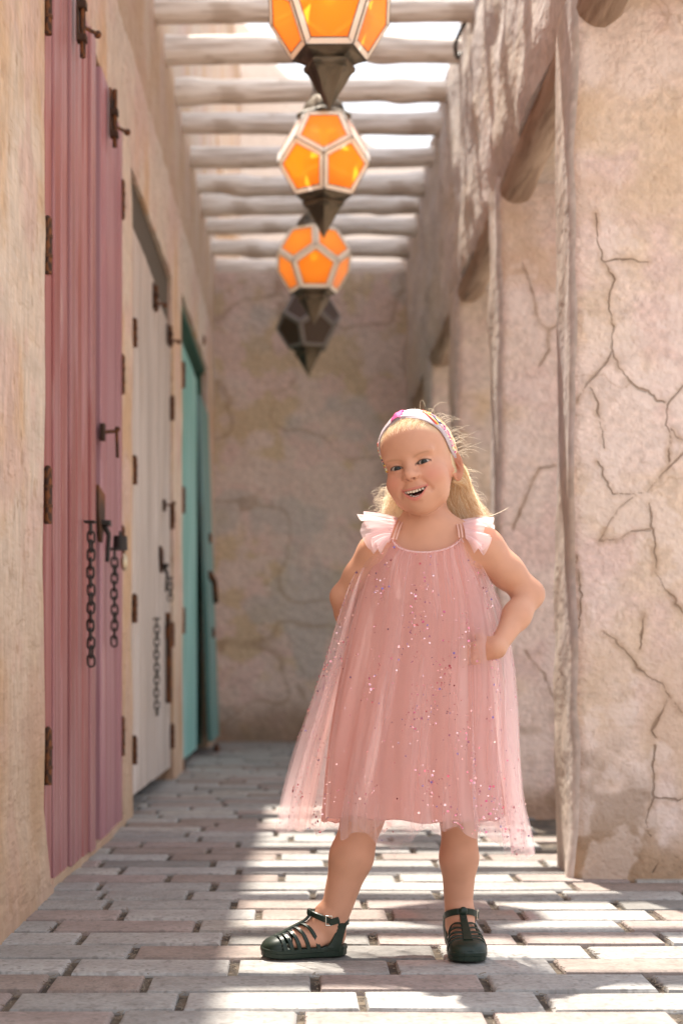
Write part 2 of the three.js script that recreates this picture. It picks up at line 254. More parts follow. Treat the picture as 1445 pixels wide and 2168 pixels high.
// ---------------------------------------------------------------- left wall with its three doorways
const LX = -0.64, LEFT_OPEN = [[3.82, 5.42, 0.02, 2.40], [5.76, 7.46, 0, 2.38], [8.04, 10.15, 0, 2.445]];
{
  const t = thing('wall_left', 'long tan plastered wall with three doorways on the left of the alley', 'wall');
  const inOpen = (u, v) => LEFT_OPEN.some(([a, b, c, d]) => u > a && u < b && v > c && v < d);
  const us = lines(1.2, 11.0, 0.07, LEFT_OPEN.flatMap((o) => [o[0], o[1]])), vs = lines(0, 4.3, 0.07, [...LEFT_OPEN.flatMap((o) => [o[2], o[3]])]);
  const face = (u, v) => { const e = 0.010 * (fbm(u * 2.2, v * 1.2, 241, 3) - 0.5) * 2 + 0.004 * (fbm(u * 11, v * 5, 243, 2) - 0.5) * 2, foot = 0.02 * (1 - sstep(0, 0.25, v)) * (u < 3.9 ? 1 : 0.4); return V(LX + clamp(e, -0.012, 0.012) + foot, v - (v === 0 ? 0.03 : 0), -u); };
  mesh('plaster_face', gridWall(us, vs, inOpen, face, 0.45, V(-1, 0, 0)), M.leftPlaster, t);
  mesh('upper_wall', gridWall(lines(9.3, 16, 0.3), lines(4.3, 6.2, 0.3), () => false, (u, v) => V(LX - 0.002 + 0.008 * (fbm(u * 3, v * 2, 245, 3) - 0.5), v, -u), 0.45, V(-1, 0, 0)), M.leftPlaster, t);
  mesh('added_shade_slab', gridWall(lines(-2.4, 0.6, 0.5), lines(8.0, 9.2, 0.4), () => false, (u, v) => V(u, v, -10.1), 5.0, V(0, 0, -1)), M.leftPlaster, t);  // unseen slab, added overhead to keep the far alley in shade
  mesh('transom_shade', moved(chamferBox(0.05, 0.30, 1.76, 0.004), -1.06, 2.26, -6.61), M.gapDark, t);  // dark panel: shade of the recess put into its colour
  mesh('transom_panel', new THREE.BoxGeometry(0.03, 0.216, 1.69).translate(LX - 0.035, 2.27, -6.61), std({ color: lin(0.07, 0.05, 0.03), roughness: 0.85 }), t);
  const sill = mesh('door_sill', gridGeo(24, 5, (a, b) => { const u = lerp(3.84, 5.42, a); return [LX - 0.03 + 0.04 * b + 0.006 * (fbm(u * 9, b * 2, 247, 2) - 0.5), lerp(0.021, -0.02, b * b), -u]; }, (a, b) => [a * 1.6, b * 0.1]), M.leftPlaster, t);
  // dark panels behind the doors: the shade of the rooms is in their colour
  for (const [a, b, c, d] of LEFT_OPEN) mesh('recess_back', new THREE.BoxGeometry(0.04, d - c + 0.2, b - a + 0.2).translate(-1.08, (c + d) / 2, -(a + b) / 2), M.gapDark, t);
}

// ---------------------------------------------------------------- doors
function plank(w, h, mat, parent, x, y, D, seed, name = 'plank') {
  const g = chamferBox(0.030, h, w, 0.0035), r = rng(seed), ou = r(), ov = r(), p = g.attributes.position, uv = g.attributes.uv;
  for (let i = 0; i < p.count; i++) uv.setXY(i, ou + p.getZ(i) * 1.1, ov + p.getY(i) * 0.45);
  const dark = [1, 0.91, 0.96, 0.85, 0.93][seed % 5]; mat.shades ??= {}; const mm = mat === M.gapDark ? mat : (mat.shades[dark] ??= (() => { const c = mat.clone(); c.color.multiplyScalar(dark); return c; })());
  const m = mesh(name, g, mm, parent); m.position.set(x, y, -D); return m;
}
function hinge(parent, D, y, len = 0.11, side = 1) {           // barrel at the jamb and a rusty tapered strap on the board
  const h = mesh('hinge', mergeGeometries([moved(new THREE.CylinderGeometry(0.011, 0.011, len, 8), 0.012, 0, 0), moved(new THREE.CylinderGeometry(0.013, 0.013, 0.008, 8), 0.012, len * 0.18, 0), moved(new THREE.CylinderGeometry(0.013, 0.013, 0.008, 8), 0.012, -len * 0.18, 0), moved(new THREE.SphereGeometry(0.009, 8, 6), 0.012, len / 2, 0)]), M.rust, parent);
  h.position.set(LX - 0.008, y, -D);
  const s = new THREE.Shape(); s.moveTo(0, 0.04); s.lineTo(0.075 * side, 0.014); s.lineTo(0.11 * side, 0); s.lineTo(0.075 * side, -0.014); s.lineTo(0, -0.04); s.closePath();
  const g = new THREE.ExtrudeGeometry(s, { depth: 0.004, bevelEnabled: false }); g.rotateY(Math.PI / 2);
  const l = mesh('hinge_strap', g, M.rustStain, h); l.position.set(-0.004, -len * 0.12, 0); return h;
}
function slideBolt(parent, D, y0, y1, X = LX) {                // upright bolt with two keepers and a turned-out handle
  const parts = [moved(new THREE.CylinderGeometry(0.008, 0.008, y1 - y0, 8), 0.014, (y0 + y1) / 2, 0), moved(chamferBox(0.006, (y1 - y0) * 0.8, 0.036, 0.001), 0.001, (y0 + y1) / 2 + 0.02, 0)];
  for (const k of [0.22, 0.6]) parts.push(moved(chamferBox(0.026, 0.018, 0.034, 0.002), 0.012, lerp(y0, y1, k), 0));
  parts.push(barGeo(V(0.014, lerp(y0, y1, 0.36), 0), V(0.045, lerp(y0, y1, 0.36), -0.05), 0.006), moved(new THREE.SphereGeometry(0.011, 8, 6), 0.047, lerp(y0, y1, 0.36), -0.053));
  const m = mesh('slide_bolt', mergeGeometries(parts.map((g) => g.index ? g.toNonIndexed() : g)), M.rust, parent); m.position.set(X - 0.002, 0, -D); return m;
}
const linkGeo = (() => { const pts = []; for (let i = 0; i < 14; i++) { const a = i / 14 * Math.PI * 2; pts.push(V(Math.cos(a) * 0.0095, Math.sin(a) * 0.0095 + Math.sign(Math.sin(a)) * 0.0075, 0)); } return tubeGeo(pts, 0.0033, 22, 6, true); })();
function chain(parent, top, n, mat, pitch = 0.0245) {
  const c = new THREE.Group(); c.name = 'chain'; parent.add(c); c.position.copy(top);
  for (let i = 0; i < n; i++) { const m = mesh('link', linkGeo, mat, c); m.position.set(0.001 * Math.sin(i), -0.014 - i * pitch, 0.0015 * Math.sin(i * 1.7)); m.rotation.set(0, (i % 2 ? 0 : Math.PI / 2) + 0.25 * Math.sin(i * 2.1), 0.06 * Math.sin(i * 1.3)); }
  const s = mesh('staple', mergeGeometries([barGeo(V(-0.012, 0.004, -0.016), V(0.016, 0.004, -0.016), 0.0035), barGeo(V(0.016, 0.004, -0.016), V(0.016, 0.004, 0.016), 0.0035), barGeo(V(0.016, 0.004, 0.016), V(-0.012, 0.004, 0.016), 0.0035)]), mat, c); s.position.set(-0.006, 0, 0); return c;
}
function hasp(parent, D, y, w = 0.09, h = 0.12) {              // rusty plate and a hanging tongue
  const s = new THREE.Shape(); s.moveTo(-w / 2, h / 2); s.lineTo(w / 2, h / 2 - 0.015); s.lineTo(w / 2, 0); s.lineTo(w * 0.1, -h / 2); s.lineTo(-w * 0.12, -h / 2); s.lineTo(-w / 2, 0.01); s.closePath();
  const g = new THREE.ExtrudeGeometry(s, { depth: 0.008, bevelEnabled: true, bevelSize: 0.002, bevelThickness: 0.002, bevelSegments: 1 }); g.rotateY(Math.PI / 2);
  const m = mesh('hasp', g, M.rust, parent); m.position.set(LX - 0.004, y, -D);
  mesh('tongue', mergeGeometries([barGeo(V(0.01, -0.02, 0), V(0.030, -0.06, 0), 0.008), barGeo(V(0.030, -0.06, 0), V(0.026, -0.14, 0.008), 0.007), moved(chamferBox(0.03, 0.016, 0.05, 0.003).toNonIndexed(), 0.02, -0.025, 0)].map((q) => q.index ? q.toNonIndexed() : q)), M.iron, m); return m;
}
function latch(parent, D, y) { const m = mesh('latch', mergeGeometries([moved(chamferBox(0.014, 0.05, 0.04, 0.002), 0, 0, 0), barGeo(V(0, 0, 0), V(0.04, 0.006, -0.02), 0.006), barGeo(V(0.04, 0.012, -0.02), V(0.042, -0.075, -0.024), 0.0055), moved(new THREE.SphereGeometry(0.009, 8, 6), 0.042, 0.012, -0.02)].map((g) => g.index ? g.toNonIndexed() : g)), M.rust, parent); m.position.set(LX - 0.004, y, -D); return m; }
const yOn = (px, py, X = LX) => onSide(px, py, X), DX = LX - 0.018;     // door boards stand just inside the wall's face
{
  const redX = (D) => D < 4.7 ? LX - 0.004 + 0.030 * (D - 3.85) / 0.76 : LX + 0.013 - 0.011 * (D - 4.8) / 0.6;   // both leaves stand a little ajar
  const t = thing('red_door', 'tall worn red plank door with hanging chains, nearest on the left', 'door'), seams = [3.85, 3.96, 4.07, 4.18, 4.29, 4.395, 4.50, 4.61];
  for (let i = 0; i < seams.length - 1; i++) plank(seams[i + 1] - seams[i] - (i === 3 ? 0.018 : 0.007), 2.365, M.redPaint, t, redX((seams[i] + seams[i + 1]) / 2) - 0.015 + (i >= 4 ? -0.003 : 0) + 0.002 * Math.sin(i * 2.3), 1.2, (seams[i] + seams[i + 1]) / 2 - 0.002, 400 + i);
  const s2 = [4.80, 4.92, 5.045, 5.17, 5.295, 5.415]; for (let i = 0; i < s2.length - 1; i++) plank(s2[i + 1] - s2[i] - 0.007, 2.365, M.pinkPaint, t, redX((s2[i] + s2[i + 1]) / 2) - 0.015 + 0.002 * Math.sin(i * 1.9), 1.2, (s2[i] + s2[i + 1]) / 2, 430 + i);
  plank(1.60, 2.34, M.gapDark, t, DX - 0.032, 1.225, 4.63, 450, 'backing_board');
  for (const py of [20, 525, 1052, 1603]) hinge(t, 3.86, yOn(100, py).y, 0.135, 1);
  for (const py of [425, 795, 1157, 1560]) { const p = yOn(254, py); hinge(t, 5.405, EYE - (py - CY) / F * 5.41, 0.13, -1); }
  const RX = LX + 0.026; slideBolt(t, -yOn(166, 60, RX).z, yOn(166, 122, RX).y, yOn(166, -60, RX).y, RX); slideBolt(t, -yOn(238, 250, RX).z, yOn(238, 312, RX).y, yOn(238, 190, RX).y, RX - 0.004);
  latch(t, -yOn(222, 925, RX).z, yOn(222, 915, RX).y).position.x += 0.024; hasp(t, -yOn(214, 1085, RX).z, yOn(214, 1090, RX).y, 0.14, 0.16).position.x += 0.024;
  const c1 = yOn(182, 1108, RX), c2 = yOn(233, 1165, RX); c1.x += 0.014; c2.x += 0.014;
  chain(t, c1, 16, M.iron); chain(t, c2, 12, M.iron);
  const lp = yOn(236, 1150, RX); const pl = mesh('padlock', mergeGeometries([moved(new THREE.CylinderGeometry(0.022, 0.024, 0.045, 10), 0.028, 0, 0).toNonIndexed(), moved(new THREE.TorusGeometry(0.014, 0.0038, 6, 12, Math.PI), 0.028, 0.022, 0, 0, Math.PI / 2, 0).toNonIndexed()]), M.iron, t); pl.position.copy(lp);
  const tag = mesh('padlock_disc', new THREE.SphereGeometry(0.022, 10, 8).scale(0.55, 1.3, 1), M.brass, t); const tp = yOn(243, 1190, RX); tag.position.set(RX + 0.03, tp.y, tp.z);
}
{
  const t = thing('white_door', 'weathered off-white plank double door under a dark recess, between red and teal doors', 'door'), X2 = LX - 0.016;
  const a = [5.79, 5.95, 6.11, 6.27, 6.43, 6.60], b = [6.635, 6.80, 6.965, 7.13, 7.295, 7.45];
  for (let i = 0; i < 5; i++) { plank(a[i + 1] - a[i] - 0.010, 2.09, M.whitePaint, t, X2 + 0.002 * Math.sin(i), 1.115, (a[i] + a[i + 1]) / 2, 460 + i); plank(b[i + 1] - b[i] - 0.010, 2.08, M.whitePaint, t, X2 - 0.008 + 0.002 * Math.sin(i * 2), 1.10, (b[i] + b[i + 1]) / 2, 470 + i); }
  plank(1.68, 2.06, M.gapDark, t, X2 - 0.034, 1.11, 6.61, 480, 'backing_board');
  for (const py of [706, 997, 1290, 1590]) hinge(t, 5.80, EYE - (py - CY) / F * 5.80, 0.10, 1);
  for (const py of [865, 1095, 1345, 1560]) hinge(t, 7.43, EYE - (py - CY) / F * 7.43, 0.11, -1);
  slideBolt(t, 6.55, EYE - (660 - CY) / F * 6.55, EYE - (605 - CY) / F * 6.55); slideBolt(t, 7.25, EYE - (735 - CY) / F * 7.25, EYE - (690 - CY) / F * 7.25);
  latch(t, -yOn(350, 1070).z, yOn(350, 1070).y); hasp(t, -yOn(342, 1185).z, yOn(342, 1185).y, 0.12, 0.11);
  const c = yOn(326, 1312); c.x += 0.012; chain(t, c, 15, M.iron, 0.0265); const c3 = yOn(355, 1225); c3.x += 0.012; chain(t, c3, 4, M.iron);
  const p = yOn(356, 1325); const box = mesh('bolt_plate', moved(chamferBox(0.02, 0.12, 0.07, 0.003), 0, 0, 0), M.rust, t); box.position.set(LX, p.y, p.z);
  const rod = mesh('drop_bolt', new THREE.CylinderGeometry(0.014, 0.014, 0.36, 8), M.rust, t); rod.position.set(LX + 0.008, EYE - (1405 - CY) / F * 7.25, -7.2);
}
{
  const t = thing('teal_door', 'pale teal plank door standing ajar at the far end of the left wall', 'door'), X3 = LX - 0.018;
  const a = [8.08, 8.31, 8.54, 8.77, 9.0, 9.2]; for (let i = 0; i < 5; i++) plank(a[i + 1] - a[i] - 0.012, 2.15, M.tealPaint, t, X3 + 0.002 * Math.sin(i), 1.125, (a[i] + a[i + 1]) / 2, 490 + i);
  const leaf = new THREE.Group(); leaf.name = 'ajar_leaf'; t.add(leaf); leaf.position.set(X3 + 0.008, 2.14, -10.12); leaf.rotation.set(0, 0.0, 0.034);
  const w = [0, 0.2, 0.4, 0.6, 0.78]; for (let i = 0; i < 4; i++) plank(0.19, 2.06, M.tealGrey, leaf, 0.001 * i, -1.03, -0.1 - w[i], 500 + i);
  for (const py of [650 + 70, 1040 + 100, 1340, 1585]) { const m = mesh('boss', new THREE.SphereGeometry(0.035, 8, 6).scale(0.5, 1, 1), M.rust, leaf); m.position.set(0.02, EYE - (py - CY) / F * 9.7 - 2.14, 0.42); }
  const h2 = mesh('door_handle', mergeGeometries([barGeo(V(0, 0.09, 0), V(0.03, 0.03, -0.05), 0.02), barGeo(V(0.03, 0.03, -0.05), V(0.03, -0.09, -0.12), 0.018)]), M.rust, leaf); h2.position.set(0.02, EYE - (1245 - CY) / F * 9.6 - 2.14, 0.6);
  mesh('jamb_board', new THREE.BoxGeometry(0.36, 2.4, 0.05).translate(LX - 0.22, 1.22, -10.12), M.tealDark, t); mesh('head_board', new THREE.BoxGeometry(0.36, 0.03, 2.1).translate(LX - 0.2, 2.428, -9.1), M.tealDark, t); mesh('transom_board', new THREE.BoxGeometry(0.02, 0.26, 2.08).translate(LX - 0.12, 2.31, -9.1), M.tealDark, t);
  for (const py of [795, 1060, 1315, 1640]) hinge(t, 8.09, EYE - (py - CY) / F * 8.09, 0.13, 1);
}

// ---------------------------------------------------------------- right: piers, lintel logs, wall above them
const PIERS = [4.11, 5.72, 7.36, 8.98, 10.56];
{
  const t = thing('wall_right', 'cracked plaster piers carrying a rough wall on dark log lintels, right side of alley', 'wall');
  const cracks1 = [[[1260, 452], [1264, 498], [1271, 531], [1274, 558], [1290, 577], [1297, 595], [1290, 618], [1285, 641], [1294, 664], [1294, 706], [1292, 743]], [[1292, 743], [1283, 766], [1250, 803], [1223, 849]], [[1294, 743], [1310, 780], [1338, 812], [1375, 837], [1405, 853]], [[1445, 817], [1426, 840], [1410, 858], [1410, 900], [1417, 918], [1414, 978]], [[1417, 909], [1445, 932], [1480, 950]], [[1470, 945], [1445, 960], [1407, 996], [1384, 1024], [1370, 1040]], [[1250, 821], [1262, 858], [1271, 904], [1276, 950]], [[1264, 978], [1283, 1020], [1297, 1047]], [[1297, 1047], [1329, 1047], [1370, 1043]], [[1345, 1048], [1310, 1075], [1290, 1102], [1278, 1126], [1271, 1144]], [[1271, 1144], [1310, 1142], [1333, 1126], [1377, 1121]], [[1373, 1066], [1377, 1112], [1382, 1149], [1387, 1213], [1416, 1259], [1445, 1296], [1475, 1330]],
    [[1276, 1338], [1304, 1360], [1328, 1384], [1352, 1416], [1368, 1436], [1400, 1448], [1412, 1476], [1404, 1496], [1392, 1524], [1376, 1548], [1386, 1564]], [[1384, 1580], [1378, 1660], [1384, 1688], [1366, 1728], [1364, 1748], [1374, 1772]], [[1384, 1688], [1432, 1696], [1470, 1680]], [[1362, 1300], [1356, 1348], [1352, 1376]], [[1388, 1825], [1372, 1848]], [[1412, 1476], [1445, 1508]], [[1275, 555], [1310, 548], [1370, 556]], [[1221, 1180], [1230, 1260], [1224, 1330]]];
  const cracks2 = [[[1103, 558], [1117, 595], [1131, 651], [1140, 683], [1158, 701], [1181, 687]], [[1158, 701], [1160, 743], [1140, 775]], [[1172, 987], [1140, 992], [1117, 1038], [1085, 1121]], [[1110, 1380], [1150, 1430], [1170, 1480]]];
  const crackMaps = (cracks, D, seed, strong) => {            // worn face of one pier: cracks where they run on it, in metres of the face
    const W = 512, H = 1536, x0 = 0.64, y0 = -0.02, w = 0.8, h = 2.4, depth = new Float32Array(W * H), halo = new Float32Array(W * H), r = rng(seed);
    for (const c of cracks) for (let i = 0; i < c.length - 1; i++) {
      const a = at(c[i][0], c[i][1], D), b = at(c[i + 1][0], c[i + 1][1], D), n = Math.ceil(a.distanceTo(b) / 0.0012);
      for (let k = 0; k < n; k++) {
        const s = k / n, X = lerp(a.x, b.x, s), Y = lerp(a.y, b.y, s), j = 0.014 * (fbm(X * 60, Y * 60, seed, 4) - 0.5), wd = (0.0004 + 0.0060 * Math.pow(fbm(X * 22, Y * 22, seed + 2, 3), 3)) * strong;
        const cx = (X + j - x0) / w * W, cy = (Y + j * 0.6 - y0) / h * H, R = 12;
        for (let dy = -R; dy <= R; dy++) for (let dx = -R; dx <= R; dx++) { const ix = Math.round(cx) + dx, iy = Math.round(cy) + dy; if (ix < 0 || iy < 0 || ix >= W || iy >= H) continue; const d = Math.hypot((ix - cx) * w / W, (iy - cy) * h / H); const o = iy * W + ix; depth[o] = Math.max(depth[o], 1 - sstep(wd * 0.5, wd * 1.3, d)); halo[o] = Math.max(halo[o], 1 - sstep(0, 0.018, d)); }
      }
    }
    const base = tintPlaster([210, 193, 181], [204, 184, 163], [205, 182, 172], [166, 146, 128], seed);
    const col = colorTex(W, H, (u, v) => {
      const i = Math.min(W - 1, Math.floor(u * W)), j = Math.min(H - 1, Math.floor(v * H)), X = u * w, Y = v * h;
      let c = base((X * 1.0) % 1, (Y * 1.0) % 1); const st = fbm(X * 3, Y * 5, seed + 40, 4);
      c = mix3(c, [192, 166, 136], sstep(0.50, 0.70, st) * sstep(1.5, 2.1, Y) * 0.6); c = mix3(c, [196, 172, 146], sstep(0.4, 0.7, fbm(X * 5, Y * 2.4, seed + 44, 4)) * (1 - sstep(0.5, 0.8, Y)) * 0.7);
      c = mix3(c, [140, 122, 104], sstep(0.46, 0.62, fbm(X * 6, Y * 6, seed + 48, 4)) * (1 - sstep(0.28, 0.5, Y)) * 0.55); c = mix3(c, [124, 94, 62], (1 - sstep(0.06, 0.2, Y + 0.1 * (st - 0.5))) * 0.5);
      c = mix3(c, [158, 132, 106], halo[j * W + i] * 0.42 * fbm(X * 30, Y * 30, seed + 50, 2) * 1.6); c = mix3(c, [164, 138, 114], 0.28 * (1 - sstep(0.002, 0.011, Math.abs(fbm(X * 5.5, Y * 4.2, seed + 71, 4) - 0.5))) * sstep(0.45, 0.6, fbm(X * 3, Y * 3, seed + 73, 2))); c = mix3(c, [218, 204, 194], 0.45 * sstep(0.60, 0.66, fbm(X * 7, Y * 7, seed + 75, 5))); return mix3(c, [116, 92, 70], depth[j * W + i] * (0.12 + 0.66 * fbm(X * 9, Y * 9, seed + 55, 2)));
    });
    const bump = grayTex(W, H, (u, v) => { const i = Math.min(W - 1, Math.floor(u * W)), j = Math.min(H - 1, Math.floor(v * H)), X = u * w, Y = v * h; return 0.42 + 0.34 * (fbm(X * 16, Y * 16, seed + 60, 4)) + 0.26 * fbm(X * 110, Y * 110, seed + 61, 3) - 0.42 * depth[j * W + i] - 0.08 * sstep(0.7, 0.85, fbm(X * 34, Y * 34, seed + 63, 3)) + 0.1 * halo[j * W + i] * (fbm(X * 8, Y * 8, seed, 2) - 0.4); });
    for (const m of [col, bump]) { m.repeat.set(1 / w, 1 / h); m.offset.set(-x0 / w, -y0 / h); }
    return std({ color: lin(1, 0.965, 0.985), map: col, bumpMap: bump, bumpScale: 0.014, roughness: 0.94 });
  };
  const mats = [crackMaps(cracks1, 4.11, 511, 1), crackMaps(cracks2, 5.72, 531, 1.3)];
  PIERS.forEach((D, k) => {                                    // rounded, lumpy pillar; u runs along its outline so that the front face is in metres of x
    const T = 0.27, W = 0.55, c = 0.035, x0 = 0.692, pts = [], U = [];
    const add = (x, z, u) => { pts.push([x, z]); U.push(u); };
    for (let i = 0; i <= 10; i++) add(x0 + W * (1 - i / 10) * 0 + x0 * 0 + 0 + 0, -T + (T - c) * i / 10 - 0, x0 - c * 0.6 - (T - c) * (1 - i / 10));   // inner side, back to front
    for (let i = 1; i <= 5; i++) { const a = i / 5 * Math.PI / 2; add(x0 + c - c * Math.cos(a), -c + c * Math.sin(a), x0 - c * 0.6 + c * 0.6 * i / 5 + c * i / 5); }
    for (let i = 1; i <= 24; i++) add(x0 + c + (W - c) * i / 24, 0, x0 + c + (W - c) * i / 24);
    add(x0 + W, -T, x0 + W + T);
    const nv = 96, H = 2.36, g = gridGeo(pts.length - 1, nv, (a, b) => {
      const i = Math.round(a * (pts.length - 1)), y = b * H - 0.03, [x, z] = pts[i], foot = 0.016 * (1 - sstep(0, 0.20, y));
      const e = 0.026 * (fbm(x * 3 + k * 9, y * 3.2, z * 4 + 3, 3) - 0.5) + 0.006 * (fbm(x * 14 + k * 5, y * 12, z * 14, 2) - 0.5);
      return [x + e * (x < x0 + 0.05 ? 1 : 0.15) - foot * (x < x0 + 0.1 ? 0.5 : 0), y, -D + z + foot + e * 0.7];
    }, (a, b, p) => [U[Math.round(a * (pts.length - 1))], p[1]]);
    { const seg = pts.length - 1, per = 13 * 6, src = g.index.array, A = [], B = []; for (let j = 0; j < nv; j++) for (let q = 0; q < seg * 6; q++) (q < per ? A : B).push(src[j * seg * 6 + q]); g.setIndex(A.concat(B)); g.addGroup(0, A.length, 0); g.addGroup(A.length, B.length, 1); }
    mesh('pier', g, [M.skyTintPlaster, mats[k] ?? M.rightPlaster], t);
  });
  // wall above: rough inner face, resting on the logs
  const us = lines(2.9, 11.3, 0.055), vs = lines(2.30, 3.44, 0.055);
  mesh('upper_wall', gridWall(us, vs, () => false, (u, v) => { const e = 0.040 * (fbm(u * 1.7, v * 3.0, 551, 3) - 0.5) + 0.040 * (fbm(u * 4, v * 7, 553, 3) - 0.5) + 0.014 * (fbm(u * 13, v * 17, 557, 2) - 0.5); return V(0.688 + e + 0.02 * Math.pow(1 - sstep(2.28, 2.42, v), 2), v + (v > 3.42 ? 0.05 * (fbm(u * 2, 1, 555, 3) - 0.5) : 0), -u); }, 0.40, V(1, 0, 0)), M.greyPlaster, t);
  for (let k = -1; k < PIERS.length; k++) for (let j = 0; j < 1; j++) {                 // lintels between neighbouring piers
    const a = k < 0 ? 2.9 : PIERS[k] + 0.16, b = PIERS[k + 1] ?? 11.3; if (b - a < 0.2) continue;
    const g = gridGeo(14, 18, (p, q) => { const A = p * Math.PI * 2, r = 0.060 + 0.016 * (fbm(Math.cos(A) * 2 + 5, q * 3, k * 3 + j, 2) - 0.5); return [0.762 + j * 0.13 + r * Math.cos(A), 2.288 + 0.01 * Math.sin(j + k) + r * Math.sin(A), -lerp(a - 0.02, b + 0.06, q)]; }, (p, q) => [p, q * 2], true);
    mesh('lintel_log', g, M.lintelLog, t);
  }
}

// ---------------------------------------------------------------- back wall and what stands beyond
{
  const t = thing('back_wall', 'mottled brown plaster wall closing the far end of the alley', 'wall');
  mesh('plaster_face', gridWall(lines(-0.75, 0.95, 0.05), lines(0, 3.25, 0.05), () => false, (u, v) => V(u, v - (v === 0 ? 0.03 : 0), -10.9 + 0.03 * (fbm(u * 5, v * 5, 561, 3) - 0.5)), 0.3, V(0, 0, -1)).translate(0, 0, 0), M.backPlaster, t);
  const uv = t.children[0].geometry.attributes.uv; for (let i = 0; i < uv.count; i++) uv.setXY(i, (uv.getX(i) + 0.7) / 1.5, uv.getY(i) / 3.3);
  const far = thing('far_house', 'pale curved house end beyond the back wall, seen between the poles', 'house');
  const s = new THREE.Shape(); s.moveTo(-3.4, 0); s.lineTo(-3.4, 7.6); s.lineTo(-1.0, 6.95); s.bezierCurveTo(-0.75, 6.9, -0.55, 6.55, -0.35, 6.3); s.bezierCurveTo(0.0, 5.9, 0.4, 5.7, 0.68, 5.42); s.lineTo(1.6, 5.3); s.lineTo(1.6, 0); s.closePath();
  const g = new THREE.ExtrudeGeometry(s, { depth: 2.2, bevelEnabled: true, bevelSize: 0.06, bevelThickness: 0.06, bevelSegments: 2, curveSegments: 16 }); g.translate(0, 0, -17.4);
  mesh('plaster_wall', g, M.farPlaster, far);
}

// ---------------------------------------------------------------- pergola poles and the loose cord
{
  const t = thing('pergola', 'row of bleached wooden poles laid across the alley overhead', 'pergola');
  for (let k = -5; k < 10; k++) {
    const D = 6.68 + 0.488 * k, r = rng(600 + k), y0 = 3.335 + (r() - 0.5) * 0.02, bow = (r() - 0.5) * 0.03, R0 = 0.053 + r() * 0.008, off = r() * 9;
    const g = gridGeo(18, 60, (p, q) => { const A = p * Math.PI * 2, x = lerp(-0.72, 0.80, q), knot = 0.010 * Math.pow(Math.max(0, Math.sin(q * 9.3 + off)), 12) , rr = R0 * (1 + 0.10 * (lerp(-1, 1, q)) * (off > 4.5 ? 1 : -1)) + knot + 0.012 * (fbm(q * 9 + off, Math.cos(A) + 2, Math.sin(A) + 2, 3) - 0.5); return [x, y0 + bow * Math.sin(q * 3.14) + 0.012 * (fbm(q * 4 + off, 2, 1, 2) - 0.5) + rr * Math.sin(A), -D + 0.02 * (fbm(q * 3 + off, 7, 1, 2) - 0.5) + rr * Math.cos(A)]; }, (p, q) => [p, q * 1.5 + off], true);
    mesh('pole', g, M.log, t);
  }
  const c = mesh('hanging_cord', tubeGeo([at(985, 46, 6.74), at(972, 70, 6.76), at(963, 98, 6.8), at(968, 122, 6.82), at(974, 112, 6.85)], 0.009, 24, 6), M.iron, scene, { label: 'short dark cord dangling between two pergola poles beside the right-hand wall' });
  c.userData.category = 'cord';
}
